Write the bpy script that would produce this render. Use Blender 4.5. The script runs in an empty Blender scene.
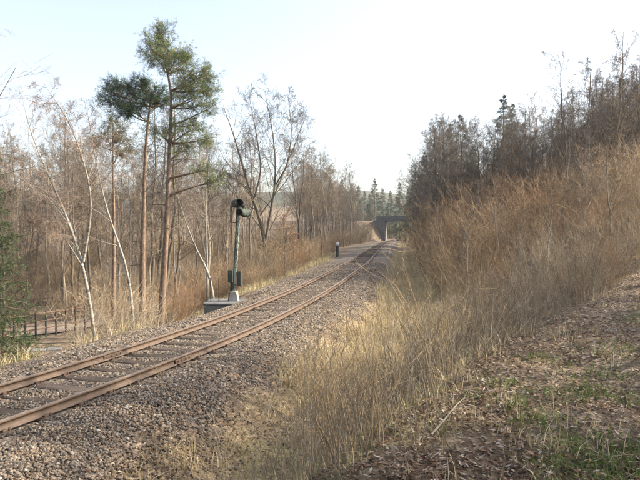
import bpy, bmesh, math, random
import numpy as np
from mathutils import Matrix, Vector

# ------------------------------------------------------------------ camera, sky, sun, exposure
scene = bpy.context.scene
C = scene.collection
F_PX, CX, YH, CAM_H = 580.0, 320.0, 230.0, 2.38      # focal length (photo px), horizon row, eye height above the rail head
cam_d = bpy.data.cameras.new('camera')
cam_d.sensor_width = 36.0
cam_d.lens = 36.0 * F_PX / 640.0
cam_d.clip_start, cam_d.clip_end = 0.05, 3000.0
cam = bpy.data.objects.new('camera', cam_d)
C.objects.link(cam)
cam.location = (0, 0, CAM_H)
cam.rotation_euler = (math.radians(90) - math.atan((240 - YH) / F_PX), 0, 0)
scene.camera = cam

SUN_EL, SUN_AZ = math.radians(34), math.radians(84)   # azimuth to the right of the view direction (+Y)
world = bpy.data.worlds.new('World')
scene.world = world
world.use_nodes = True
wn = world.node_tree
wn.nodes.clear()
sky = wn.nodes.new('ShaderNodeTexSky')
sky.sky_type = 'NISHITA'
sky.sun_disc = False
sky.sun_elevation = SUN_EL
sky.sun_rotation = SUN_AZ
sky.altitude = 200
sky.air_density = 1.0
sky.dust_density = 4.5
sky.ozone_density = 0.3
bg = wn.nodes.new('ShaderNodeBackground')
bg.inputs['Strength'].default_value = 0.15
wo = wn.nodes.new('ShaderNodeOutputWorld')
hs = wn.nodes.new('ShaderNodeHueSaturation')     # thin high haze: the whole sky is paler than clear air
hs.inputs['Saturation'].default_value = 0.72
wn.links.new(sky.outputs[0], hs.inputs['Color'])
wn.links.new(hs.outputs[0], bg.inputs[0])
wn.links.new(bg.outputs[0], wo.inputs[0])

sun_d = bpy.data.lights.new('sun', 'SUN')
sun_d.energy = 5.0
sun_d.angle = math.radians(0.55)
sun_d.color = (1.0, 0.89, 0.71)
sun = bpy.data.objects.new('sun', sun_d)
C.objects.link(sun)
sdir = Vector((math.sin(SUN_AZ) * math.cos(SUN_EL), math.cos(SUN_AZ) * math.cos(SUN_EL), math.sin(SUN_EL)))
sun.rotation_euler = sdir.to_track_quat('Z', 'Y').to_euler()
sun.location = (40, 20, 40)

vs = scene.view_settings
vs.view_transform = 'Standard'
vs.look = 'None'
vs.exposure = 1.4
vs.gamma = 1.0
vs.use_curve_mapping = False
scene.render.engine = 'CYCLES'
cy = scene.cycles
cy.max_bounces = 5
cy.diffuse_bounces = 3
cy.glossy_bounces = 2
cy.transmission_bounces = 3
cy.volume_bounces = 1
cy.transparent_max_bounces = 4
cy.use_denoising = True
cy.use_adaptive_sampling = False
cy.sample_clamp_indirect = 4.0
try:
    cy.denoiser = 'OPENIMAGEDENOISE'
    cy.denoising_input_passes = 'RGB_ALBEDO_NORMAL'
except Exception:
    pass

rng = np.random.default_rng(11)
random.seed(11)


# ------------------------------------------------------------------ material helpers
def lin(r, g, b):
    f = lambda c: ((c / 255 + 0.055) / 1.055) ** 2.4 if c > 10 else c / 255 / 12.92
    return (f(r), f(g), f(b), 1)


class Mat:
    def __init__(s, name):
        s.m = bpy.data.materials.new(name)
        s.m.use_nodes = True
        s.t = s.m.node_tree
        s.t.nodes.clear()
        s.out = s.t.nodes.new('ShaderNodeOutputMaterial')

    def n(s, typ, **kw):
        nd = s.t.nodes.new(typ)
        for k, v in kw.items():
            if k.startswith('i_'):
                nd.inputs[k[2:].replace('_', ' ')].default_value = v
            else:
                setattr(nd, k, v)
        return nd

    def l(s, a, b):
        s.t.links.new(a, b)

    def coord(s, scale=(1, 1, 1), kind='Object'):
        tc = s.n('ShaderNodeTexCoord')
        mp = s.n('ShaderNodeMapping')
        mp.inputs['Scale'].default_value = scale
        s.l(tc.outputs[kind], mp.inputs[0])
        return mp.outputs[0]

    def noise(s, vec, scale, detail=4, rough=0.6):
        nd = s.n('ShaderNodeTexNoise')
        nd.inputs['Scale'].default_value = scale
        nd.inputs['Detail'].default_value = detail
        nd.inputs['Roughness'].default_value = rough
        if vec is not None:
            s.l(vec, nd.inputs['Vector'])
        return nd.outputs['Fac']

    def ramp(s, fac, stops, mode='LINEAR'):
        nd = s.n('ShaderNodeValToRGB')
        cr = nd.color_ramp
        cr.interpolation = mode
        while len(cr.elements) > 1:
            cr.elements.remove(cr.elements[0])
        cr.elements[0].position, cr.elements[0].color = stops[0]
        for p, c in stops[1:]:
            e = cr.elements.new(p)
            e.color = c
        s.l(fac, nd.inputs[0])
        return nd.outputs[0]

    def mix(s, fac, a, b, mode='MIX'):
        nd = s.n('ShaderNodeMix', data_type='RGBA', blend_type=mode)
        if isinstance(fac, (int, float)):
            nd.inputs[0].default_value = fac
        else:
            s.l(fac, nd.inputs[0])
        for sock, v in ((nd.inputs[6], a), (nd.inputs[7], b)):
            if isinstance(v, tuple):
                sock.default_value = v
            else:
                s.l(v, sock)
        return nd.outputs[2]

    def math(s, op, a, b=None):
        nd = s.n('ShaderNodeMath', operation=op)
        for sock, v in ((nd.inputs[0], a), (nd.inputs[1], b)):
            if v is None:
                continue
            if isinstance(v, (int, float)):
                sock.default_value = v
            else:
                s.l(v, sock)
        return nd.outputs[0]

    def rnd(s):
        return s.n('ShaderNodeObjectInfo').outputs['Random']

    def attr(s, name, out='Fac'):
        return s.n('ShaderNodeAttribute', attribute_name=name).outputs[out]

    def bsdf(s, color, rough=0.9, bump=None, bstr=0.5, bdist=0.02, spec=0.2, metal=0.0, transl=0.0):
        b = s.n('ShaderNodeBsdfPrincipled')
        if isinstance(color, tuple):
            b.inputs['Base Color'].default_value = color
        else:
            s.l(color, b.inputs['Base Color'])
        if isinstance(rough, (int, float)):
            b.inputs['Roughness'].default_value = rough
        else:
            s.l(rough, b.inputs['Roughness'])
        b.inputs['Specular IOR Level'].default_value = spec
        b.inputs['Metallic'].default_value = metal
        if bump is not None:
            bp = s.n('ShaderNodeBump')
            bp.inputs['Strength'].default_value = bstr
            bp.inputs['Distance'].default_value = bdist
            s.l(bump, bp.inputs['Height'])
            s.l(bp.outputs[0], b.inputs['Normal'])
        sh = b.outputs[0]
        if transl > 0:
            tr = s.n('ShaderNodeBsdfTranslucent')
            if isinstance(color, tuple):
                tr.inputs[0].default_value = color
            else:
                s.l(color, tr.inputs[0])
            mx = s.n('ShaderNodeMixShader')
            mx.inputs[0].default_value = transl
            s.l(sh, mx.inputs[1])
            s.l(tr.outputs[0], mx.inputs[2])
            sh = mx.outputs[0]
        s.l(sh, s.out.inputs['Surface'])
        return s.m


def bark_mat(name, c1, c2, scale=(9, 9, 2.2), var=0.35, moss=0.0):
    m = Mat(name)
    v = m.coord(scale)
    f = m.noise(v, 1.6, 5, 0.65)
    col = m.ramp(f, [(0.3, c1), (0.7, c2)])
    if moss:
        g = m.ramp(m.noise(m.coord((1.3, 1.3, .8)), 1.0, 3), [(0.5, (0, 0, 0, 1)), (0.68, (moss, moss, moss, 1))])
        col = m.mix(g, col, (0.09, 0.105, 0.04, 1))
    br = m.math('ADD', m.math('MULTIPLY', m.rnd(), var), 1.0 - var / 2)
    h = m.n('ShaderNodeHueSaturation')
    m.l(br, h.inputs['Value'])
    m.l(col, h.inputs['Color'])
    return m.bsdf(h.outputs[0], 0.92, f, 0.6, 0.02)


def birch_mat():
    m = Mat('birch_bark')
    v = m.coord((2.0, 2.0, 9.0))
    f = m.noise(v, 1.4, 4, 0.6)
    marks = m.ramp(f, [(0.36, (0.04, 0.035, 0.03, 1)), (0.46, (0.26, 0.245, 0.215, 1)), (1.0, (0.39, 0.37, 0.33, 1))])
    big = m.ramp(m.noise(m.coord((1, 1, .9)), 0.8, 3), [(0.42, (0, 0, 0, 1)), (0.62, (1, 1, 1, 1))])
    col = m.mix(big, marks, m.mix(0.55, marks, (0.16, 0.13, 0.10, 1)))
    return m.bsdf(col, 0.75, f, 0.3, 0.01)


def twig_mat(name, ca, cb, transl=0.0):
    m = Mat(name)
    f = m.noise(m.coord((1, 1, 1)), 0.9, 2)
    col = m.ramp(f, [(0.3, ca), (0.7, cb)])
    h = m.n('ShaderNodeHueSaturation')
    m.l(m.math('ADD', m.math('MULTIPLY', m.rnd(), 0.75), 0.65), h.inputs['Value'])
    m.l(col, h.inputs['Color'])
    return m.bsdf(h.outputs[0], 0.8, spec=0.25, transl=transl)


def tint_mat(name, rough=0.9, transl=0.0, spec=0.2, grain=0.35, gscale=25):
    """colour of every piece comes from its own 'tint' colour attribute"""
    m = Mat(name)
    a = m.attr('tint', 'Color')
    g = m.ramp(m.noise(m.coord(), gscale, 3), [(0.25, (1 - grain,) * 3 + (1,)), (0.75, (1 + grain,) * 3 + (1,))])
    col = m.mix(1.0, a, g, 'MULTIPLY')
    return m.bsdf(col, rough, spec=spec, transl=transl)


M = {}
M['bark'] = bark_mat('grey_brown_bark', (0.075, 0.058, 0.045, 1), (0.19, 0.155, 0.12, 1), moss=0.5)
M['bark_pale'] = bark_mat('pale_grey_bark', (0.16, 0.135, 0.105, 1), (0.33, 0.29, 0.235, 1), moss=0.3)
M['bark_pine'] = bark_mat('pine_bark', (0.07, 0.05, 0.038, 1), (0.25, 0.175, 0.125, 1), (10, 10, 3.5), .2)
M['birch'] = birch_mat()
M['twig'] = twig_mat('brown_twigs', (0.10, 0.074, 0.049, 1), (0.19, 0.145, 0.098, 1))
M['twig_grey'] = twig_mat('grey_twigs', (0.072, 0.058, 0.049, 1), (0.14, 0.115, 0.097, 1))
M['twig_birch'] = twig_mat('birch_twigs', (0.15, 0.108, 0.083, 1), (0.245, 0.188, 0.145, 1))
M['twig_tan'] = twig_mat('tan_shrub_stems', (0.20, 0.142, 0.085, 1), (0.35, 0.265, 0.165, 1))
M['twig_red'] = twig_mat('red_brown_shrub_stems', (0.195, 0.12, 0.068, 1), (0.34, 0.225, 0.13, 1))
M['twig_grey_tan'] = twig_mat('grey_tan_shrub_stems', (0.18, 0.145, 0.102, 1), (0.33, 0.27, 0.195, 1))
M['needles'] = tint_mat('pine_needles', 0.6, 0.25, 0.3, 0.25, 3)
M['leaf'] = tint_mat('dead_leaves', 0.75, 0.2, 0.25)
M['grassb'] = tint_mat('grass_blades', 0.75, 0.35, 0.2)
M['stone'] = tint_mat('ballast_stone', 0.9, 0.0, 0.25, 0.4, 40)


def rust_mat():
    m = Mat('rusty_rail_steel')
    v = m.coord((1, 1, 1))
    f = m.noise(v, 7, 6, 0.7)
    col = m.ramp(f, [(0.25, (0.045, 0.030, 0.022, 1)), (0.55, (0.090, 0.060, 0.042, 1)), (0.8, (0.15, 0.108, 0.080, 1))])
    return m.bsdf(col, 0.7, m.noise(v, 60, 4), 0.25, 0.004, 0.35)


def sleeper_mat():
    m = Mat('weathered_sleeper_wood')
    v = m.coord((1.2, 22, 22))
    f = m.noise(v, 1.3, 6, 0.7)
    col = m.ramp(f, [(0.25, (0.028, 0.021, 0.017, 1)), (0.55, (0.085, 0.066, 0.052, 1)), (0.8, (0.17, 0.14, 0.115, 1))])
    h = m.n('ShaderNodeHueSaturation')
    m.l(m.math('ADD', m.math('MULTIPLY', m.rnd(), 0.7), 0.65), h.inputs['Value'])
    m.l(col, h.inputs['Color'])
    return m.bsdf(h.outputs[0], 0.9, f, 0.7, 0.012)


def concrete_mat(name, a, b, sc=3.0):
    m = Mat(name)
    v = m.coord()
    f = m.noise(v, sc, 7, 0.65)
    col = m.ramp(f, [(0.3, a), (0.7, b)])
    return m.bsdf(col, 0.92, m.noise(v, 45, 4), 0.4, 0.006)


def paint_mat(name, a, rustc=(0.12, 0.06, 0.035, 1), amount=0.62, rough=0.5):
    m = Mat(name)
    v = m.coord()
    f = m.noise(v, 9, 6, 0.7)
    d = tuple(c * 0.7 for c in a[:3]) + (1,)
    base = m.ramp(m.noise(v, 3, 3), [(0.3, d), (0.7, a)])
    k = m.ramp(f, [(amount, (0, 0, 0, 1)), (amount + 0.05, (1, 1, 1, 1))])
    col = m.mix(k, base, rustc)
    return m.bsdf(col, rough, f, 0.15, 0.004, 0.4)


M['rust'] = rust_mat()
_m = Mat('dull_worn_railhead')
_f = _m.noise(_m.coord(), 5, 5, .7)
M['railhead'] = _m.bsdf(_m.ramp(_f, [(.35, (.15, .105, .075, 1)), (.65, (.27, .215, .17, 1))]), _m.ramp(_f, [(.3, (.6,) * 3 + (1,)), (.7, (.4,) * 3 + (1,))]), spec=.5, metal=.3)
M['sleeper'] = sleeper_mat()
M['concrete'] = concrete_mat('grey_concrete', (0.20, 0.19, 0.17, 1), (0.38, 0.36, 0.32, 1))
M['concrete_dark'] = concrete_mat('dark_concrete', (0.075, 0.075, 0.078, 1), (0.16, 0.158, 0.155, 1))  # dark tone; on the bridge it stands for tree shade
M['concrete_mid'] = concrete_mat('mid_grey_concrete', (0.10, 0.098, 0.09, 1), (0.21, 0.20, 0.185, 1))
M['concrete_white'] = concrete_mat('whitewashed_concrete', (0.55, 0.54, 0.50, 1), (0.75, 0.73, 0.69, 1), 6)
M['paint_green'] = paint_mat('dull_dark_green_paint', (0.034, 0.048, 0.038, 1), (0.10, 0.085, 0.065, 1), 0.58, 0.7)
M['paint_mast'] = paint_mat('sun_flecked_pale_green_paint', (0.36, 0.40, 0.34, 1), (0.05, 0.07, 0.055, 1), 0.50)  # pale green paint whose pale patches stand for sun flecks
M['iron'] = paint_mat('dark_iron', (0.045, 0.045, 0.042, 1), (0.13, 0.07, 0.04, 1), 0.55)
M['iron_rust'] = paint_mat('rusty_railing', (0.15, 0.078, 0.045, 1), (0.08, 0.05, 0.035, 1), 0.48, 0.8)
M['white_paint'] = paint_mat('white_paint', (0.72, 0.72, 0.69, 1), (0.35, 0.31, 0.26, 1), 0.66)
M['black_paint'] = paint_mat('black_paint', (0.02, 0.02, 0.022, 1), (0.09, 0.06, 0.04, 1), 0.62)
M['lens'] = Mat('dark_lens').bsdf((0.012, 0.014, 0.014, 1), 0.15, spec=0.6)


# ------------------------------------------------------------------ scene-graph helpers
def tag(o, label=None, cat=None, group=None, kind=None):
    if label:
        o['label'] = label
    if cat:
        o['category'] = cat
    if group:
        o['group'] = group
    if kind:
        o['kind'] = kind
    return o


def thing(name, label, cat, loc=(0, 0, 0), rz=0.0, group=None, scale=1.0):
    o = bpy.data.objects.new(name, None)
    o.empty_display_size = 0.2
    C.objects.link(o)
    o.location = loc
    o.rotation_euler = (0, 0, rz)
    o.scale = (scale,) * 3
    return tag(o, label, cat, group)


def link(name, mesh, parent=None, loc=None):
    o = bpy.data.objects.new(name, mesh)
    C.objects.link(o)
    o.parent = parent
    if loc is not None:
        o.location = loc
    return o


def np_mesh(name, verts, quads=None, tris=None, mat=None, smooth=False, tint=None, attrs=None):
    me = bpy.data.meshes.new(name)
    verts = np.asarray(verts, dtype=np.float32).reshape(-1, 3)
    me.vertices.add(len(verts))
    me.vertices.foreach_set('co', verts.ravel())
    parts, starts, pos = [], [], 0
    for arr, k in ((quads, 4), (tris, 3)):
        if arr is None or len(arr) == 0:
            continue
        arr = np.asarray(arr, dtype=np.int32).reshape(-1, k)
        parts.append(arr.ravel())
        starts.append(pos + np.arange(len(arr), dtype=np.int32) * k)
        pos += arr.size
    loops, starts = np.concatenate(parts), np.concatenate(starts)
    me.loops.add(len(loops))
    me.loops.foreach_set('vertex_index', loops)
    me.polygons.add(len(starts))
    me.polygons.foreach_set('loop_start', starts)
    me.update(calc_edges=True)
    if smooth:
        me.polygons.foreach_set('use_smooth', np.ones(len(starts), dtype=bool))
    if tint is not None:
        a = me.color_attributes.new('tint', 'FLOAT_COLOR', 'POINT')
        t = np.ones((len(verts), 4), dtype=np.float32)
        t[:, :3] = tint
        a.data.foreach_set('color', t.ravel())
    for k, v in (attrs or {}).items():
        a = me.attributes.new(k, 'FLOAT', 'POINT')
        a.data.foreach_set('value', np.asarray(v, dtype=np.float32))
    if mat is not None:
        me.materials.append(mat)
    return me


class MB:
    """collects boxes, bars, tubes and lathes; build() links them as one mesh object"""

    def __init__(s):
        s.bm = bmesh.new()

    def _add(s, b2, mtx):
        b2.transform(mtx)
        me = bpy.data.meshes.new('tmp')
        b2.to_mesh(me)
        b2.free()
        s.bm.from_mesh(me)
        bpy.data.meshes.remove(me)

    def box(s, cx, cy_, cz, sx, sy, sz, rz=0.0, bev=0.0, mtx=None):
        b = bmesh.new()
        bmesh.ops.create_cube(b, size=1.0)
        bmesh.ops.scale(b, vec=(sx, sy, sz), verts=b.verts)
        if bev > 0:
            bmesh.ops.bevel(b, geom=b.edges[:], offset=bev, segments=1, affect='EDGES')
        s._add(b, (mtx or Matrix()) @ Matrix.Translation((cx, cy_, cz)) @ Matrix.Rotation(rz, 4, 'Z'))
        return s

    def tube(s, p0, p1, r0, r1=None, seg=10, mtx=None):
        p0, p1 = Vector(p0), Vector(p1)
        d = p1 - p0
        b = bmesh.new()
        bmesh.ops.create_cone(b, cap_ends=True, segments=seg, radius1=r0, radius2=r0 if r1 is None else r1, depth=d.length)
        q = d.to_track_quat('Z', 'Y').to_matrix().to_4x4()
        s._add(b, (mtx or Matrix()) @ Matrix.Translation((p0 + p1) / 2) @ q)
        return s

    def lathe(s, prof, seg=20, mtx=None, caps=True):
        b = bmesh.new()
        rings = []
        for r, z in prof:
            rings.append([b.verts.new((r * math.cos(2 * math.pi * k / seg), r * math.sin(2 * math.pi * k / seg), z)) for k in range(seg)])
        for a, c in zip(rings, rings[1:]):
            for k in range(seg):
                b.faces.new((a[k], a[(k + 1) % seg], c[(k + 1) % seg], c[k]))
        if caps:
            b.faces.new(rings[0][::-1])
            b.faces.new(rings[-1])
        s._add(b, mtx or Matrix())
        return s

    def prism(s, pts2, y0, y1, mtx=None):
        """outline in (x, z) extruded along y"""
        b = bmesh.new()
        A = [b.verts.new((x, y0, z)) for x, z in pts2]
        B = [b.verts.new((x, y1, z)) for x, z in pts2]
        n = len(pts2)
        b.faces.new(A)
        b.faces.new(B[::-1])
        for k in range(n):
            b.faces.new((A[k], B[k], B[(k + 1) % n], A[(k + 1) % n]))
        bmesh.ops.recalc_face_normals(b, faces=b.faces[:])
        s._add(b, mtx or Matrix())
        return s

    def mesh(s, name, mat, smooth=False):
        me = bpy.data.meshes.new(name)
        s.bm.to_mesh(me)
        s.bm.free()
        me.materials.append(mat)
        if smooth:
            for p in me.polygons:
                p.use_smooth = True
        return me

    def build(s, name, mat, parent=None, smooth=False, loc=None):
        return link(name, s.mesh(name, mat, smooth), parent, loc)


# ------------------------------------------------------------------ the lie of the land
def sstep(a, b, x):
    t = np.clip((x - a) / (b - a), 0, 1)
    return t * t * (3 - 2 * t)


_ng = np.random.default_rng(5).random((256, 256))


def vnoise(x, y):
    x, y = np.asarray(x, float), np.asarray(y, float)
    xi, yi = np.floor(x).astype(int), np.floor(y).astype(int)
    fx, fy = x - xi, y - yi
    fx, fy = fx * fx * (3 - 2 * fx), fy * fy * (3 - 2 * fy)
    g = lambda a, b: _ng[a % 256, b % 256]
    return (g(xi, yi) * (1 - fx) + g(xi + 1, yi) * fx) * (1 - fy) + (g(xi, yi + 1) * (1 - fx) + g(xi + 1, yi + 1) * fx) * fy


def fbm(x, y, o=4):
    s, a, t = 0, 0.5, 0
    for k in range(o):
        s = s + a * vnoise(x * 2 ** k + 17.3 * k, y * 2 ** k + 5.1 * k)
        t += a
        a *= 0.5
    return s / t


# right-hand rail as surveyed from the picture: (y, x)
RAIL = [(-60, -46), (-40, -30), (-25, -20.2), (-10, -12.0), (0, -7.15), (7.15, -3.95), (10.8, -2.6), (15.5, -1.26), (23.4, .40), (42.5, 3.48),
        (70, 7.1), (95, 10.6), (115, 13.6), (128, 16.1), (140, 19.4), (160, 26.5), (200, 42), (400, 120)]
_ys = np.arange(-60, 400, 0.25)
_xs = np.interp(_ys, [p[0] for p in RAIL], [p[1] for p in RAIL])
for _ in range(3):
    _k = np.ones(17) / 17
    _xs = np.convolve(np.pad(_xs, 8, mode='reflect', reflect_type='odd'), _k, 'valid')
_sl = np.gradient(_xs, _ys)
_cxs = _xs - 0.75 * np.sqrt(1 + _sl ** 2)
_slc = np.gradient(_cxs, _ys)


def track_x(y):
    return np.interp(y, _ys, _cxs)


def track_cos(y):
    return 1 / np.sqrt(1 + np.interp(y, _ys, _slc) ** 2)


def track_ang(y):
    return math.atan(float(np.interp(y, _ys, _slc)))


def off(x, y):
    """signed distance from the track centre line, positive to the right"""
    return (x - track_x(y)) * track_cos(y)


EDGE = [(-40, -22), (-10, -6.5), (-3, -2.6), (0, -1.25), (3.87, .50), (5.8, 1.6), (8.4, 3.4), (12, 6.6), (16, 9.0), (22, 11), (60, 20)]


def edge_x(y):
    return np.interp(y, [p[0] for p in EDGE], [p[1] for p in EDGE])


def height(x, y, micro=False):
    x, y = np.asarray(x, float), np.asarray(y, float)
    u = off(x, y)
    # right of the line: shoulder, ditch, bank, hillside
    ditch = -0.95 + 0.4 * sstep(25, 60, y)
    shoulder = -0.17 + .05 * sstep(.85, 1.05, u) + (ditch + 0.12) * sstep(1.55, 3.5, u)
    plateau = 0.78 + 0.035 * x + 0.16 * np.maximum(0, x - 6.5) + 0.012 * np.maximum(0, y)
    hill = 0.5 + 0.36 * np.maximum(0, u - 7.5) - 0.16 * np.maximum(0, u - 34)
    hill = np.minimum(hill, 15 + 0.04 * (u - 50))
    zr = plateau + (hill - plateau) * sstep(9, 24, y)
    ue = np.maximum((edge_x(y) - track_x(y)) * track_cos(y), 5.4)
    ue = np.minimum(ue, 9.5)
    f = sstep(0, 1, np.clip((u - 3.9) / (ue - 3.9), 0, 1)) ** 0.9
    right = shoulder + (zr - shoulder) * f
    # left of the line: shoulder, embankment, valley floor with the lane, wooded hill
    v = -u
    vall = -2.5 + 1.9 * sstep(28, 62, y)
    left = -0.17 + .04 * sstep(.85, 1.05, v) - 0.14 * sstep(1.6, 2.5, v)
    left = left + (vall - left) * sstep(2.4, 7.6, v)
    left = left - .75 * sstep(1.6, 2.6, v) * sstep(15.5, 18.5, y) * (1 - sstep(23.5, 25, y)) * (1 - sstep(4.6, 6.5, v))
    left = left + 0.20 * np.maximum(0, v - 24) * (1 - 0.4 * sstep(60, 120, y)) - 0.14 * np.maximum(0, v - 80)
    left = np.where(v > 24, np.minimum(left, 17 + 0.01 * v), left)
    z = np.where(u > 0, right, left)
    big = (fbm(x * .07 + 3, y * .07, 3) - .5) * 1.6 * sstep(5, 16, np.abs(u)) * sstep(8, 26, np.hypot(x, y))
    z = z + big
    # lane embankment that carries the road over the line
    au = np.abs(u)
    ridge = sstep(131, 136.6, y) * (1 - sstep(139.5, 150, y)) * sstep(3.3, 4.6, au)
    z = z + np.maximum(0, 4.6 - z) * ridge
    # distant rising ground
    far = sstep(150, 420, y) * 15 + sstep(330, 620, y) * 24
    z = z + far * (0.8 + 0.4 * fbm(x * .006, y * .006, 2)) * sstep(2, 60, au + (y - 150) * .3)
    if micro:
        bal = (au < 3.4)
        m = (fbm(x * 2.2, y * 2.2, 3) - .5) * 0.16 * (1 - 0.75 * bal) + (fbm(x * 9, y * 9, 2) - .5) * 0.04
        m = m * (1 - sstep(30, 60, np.hypot(x, y))) * np.where(au < 1.45, 0.35, 1)
        z = z + m
    return z


def H(x, y):
    return float(height(np.array([x]), np.array([y]))[0])


def px_x(px, d):
    return (px - CX) / F_PX * d


def px_z(py, d):
    return CAM_H + (YH - py) * d / F_PX


def graded(lo, hi, d0, d1, step, growth=1.07):
    c = list(np.arange(d0, d1, step))
    a, s = d1, step
    up = []
    while a < hi:
        up.append(a)
        s *= growth
        a += s
    up.append(hi)
    a, s = d0, step
    dn = []
    while a > lo:
        s *= growth
        a -= s
        dn.append(max(a, lo))
    return np.array(dn[::-1] + c + up)


gx = graded(-420, 520, -7.5, 7.5, 0.15)
gy = graded(-60, 640, 2.2, 14, 0.15, 1.05)
GX, GY = np.meshgrid(gx, gy)
GZ = height(GX, GY, True)
nx, ny = len(gx), len(gy)
ii = (np.arange(ny - 1)[:, None] * nx + np.arange(nx - 1)[None, :]).ravel()
quads = np.stack([ii, ii + 1, ii + 1 + nx, ii + nx], 1)
GU = off(GX, GY)
edge_n = (fbm(GX * .9, GY * .9, 3) - .5) * 1.3
ballast = 1 - sstep(2.0, 2.9, GU + edge_n * 1.2)
ballast = np.where(GU < 0, 1 - sstep(2.3, 2.9, -GU + edge_n * .5), ballast)
xe = GX - edge_x(GY)
green = .9 * sstep(.50, .60, fbm(GX * .8 + 9, GY * .8, 3)) * sstep(0.3, 1.6, xe) * (1 - sstep(10, 20, GY))
green = np.maximum(green, 0.7 * sstep(2.0, 3.6, xe + edge_n) * sstep(.35, .5, fbm(GX * 1.1, GY * 1.1, 3)) * (1 - sstep(9, 14, GY)))
moss = sstep(.50, .66, fbm(GX * .7 + 30, GY * .7 + 4, 3)) * sstep(2.6, 3.4, GU) * (1 - sstep(5, 6.5, GU)) * 0.8
green = np.clip(np.maximum(green, moss), 0, 1)
forest = sstep(230, 330, GY) * (0.75 + .25 * sstep(.4, .6, fbm(GX * .03, GY * .03, 3)))
dryg = sstep(2.2, 3.2, GU + edge_n * .8) * (1 - sstep(5.0, 7.5, GU)) * (.45 + .55 * sstep(7, 13, GY))


def ground_mat():
    m = Mat('leaf_strewn_ground')
    v = m.coord()
    big = m.noise(v, 0.9, 5, 0.6)
    soil = m.ramp(big, [(0.3, (0.055, 0.041, 0.029, 1)), (0.7, (0.11, 0.084, 0.060, 1))])
    vo = m.n('ShaderNodeTexVoronoi')
    vo.inputs['Scale'].default_value = 30
    m.l(v, vo.inputs['Vector'])
    sep = m.n('ShaderNodeSeparateColor')
    m.l(vo.outputs['Color'], sep.inputs[0])
    leafc = m.ramp(sep.outputs[0], [(0.0, (0.06, 0.042, 0.030, 1)), (0.4, (0.12, 0.088, 0.060, 1)), (0.75, (0.20, 0.150, 0.105, 1)), (1.0, (0.31, 0.25, 0.19, 1))])
    lm = m.ramp(m.noise(v, 4, 4), [(0.38, (0, 0, 0, 1)), (0.55, (1, 1, 1, 1))])
    col = m.mix(lm, soil, leafc)
    gcol = m.ramp(m.noise(v, 30, 4), [(0.3, (0.035, 0.055, 0.014, 1)), (0.7, (0.12, 0.15, 0.045, 1))])
    gm = m.math('MULTIPLY', m.attr('green'), m.ramp(m.noise(v, 6, 4), [(0.35, (0.2,) * 3 + (1,)), (0.6, (1, 1, 1, 1))]))
    col = m.mix(gm, col, gcol)
    dcol = m.ramp(m.noise(v, 14, 4), [(0.3, (0.20, 0.15, 0.075, 1)), (0.7, (0.42, 0.33, 0.19, 1))])
    col = m.mix(m.math('MULTIPLY', m.attr('dry'), 0.7), col, dcol)
    col = m.mix(m.attr('forest'), col, m.ramp(m.noise(v, .35, 5), [(.35, (.018, .03, .02, 1)), (.65, (.06, .06, .04, 1))]))
    vb = m.n('ShaderNodeTexVoronoi')
    vb.inputs['Scale'].default_value = 28
    m.l(v, vb.inputs['Vector'])
    sb = m.n('ShaderNodeSeparateColor')
    m.l(vb.outputs['Color'], sb.inputs[0])
    bcol = m.ramp(sb.outputs[1], [(0.0, (0.05, 0.043, 0.037, 1)), (0.5, (0.115, 0.098, 0.082, 1)), (0.85, (0.19, 0.163, 0.135, 1)), (1.0, (0.30, 0.265, 0.23, 1))])
    bl = m.ramp(m.noise(v, 2.5, 4), [(0.5, (0, 0, 0, 1)), (0.66, (0.7, 0.7, 0.7, 1))])
    bcol = m.mix(bl, bcol, (0.22, 0.15, 0.10, 1))
    bm_ = m.math('GREATER_THAN', m.math('ADD', m.attr('ballast'), m.math('MULTIPLY', m.math('SUBTRACT', m.noise(v, 5, 3), 0.5), 1.2)), 0.5)
    col = m.mix(bm_, col, bcol)
    hgt = m.mix(bm_, vo.outputs['Distance'], vb.outputs['Distance'])
    return m.bsdf(col, 0.95, hgt, 0.7, 0.02)


ground = link('ground', np_mesh('ground', np.stack([GX, GY, GZ], -1), quads, None, ground_mat(), True,
                                attrs={'ballast': ballast.ravel(), 'green': green.ravel(), 'dry': dryg.ravel(), 'forest': forest.ravel()}))
tag(ground, 'leaf strewn ground with ballast bed, ditch, banks and wooded hills', kind='structure')


# ------------------------------------------------------------------ railway track
y_samp = np.arange(-30, 168, 0.02)
x_samp = track_x(y_samp)
s_samp = np.concatenate([[0], np.cumsum(np.hypot(np.diff(x_samp), np.diff(y_samp)))])


def at_s(s):
    y = np.interp(s, s_samp, y_samp)
    return track_x(y), y


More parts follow.
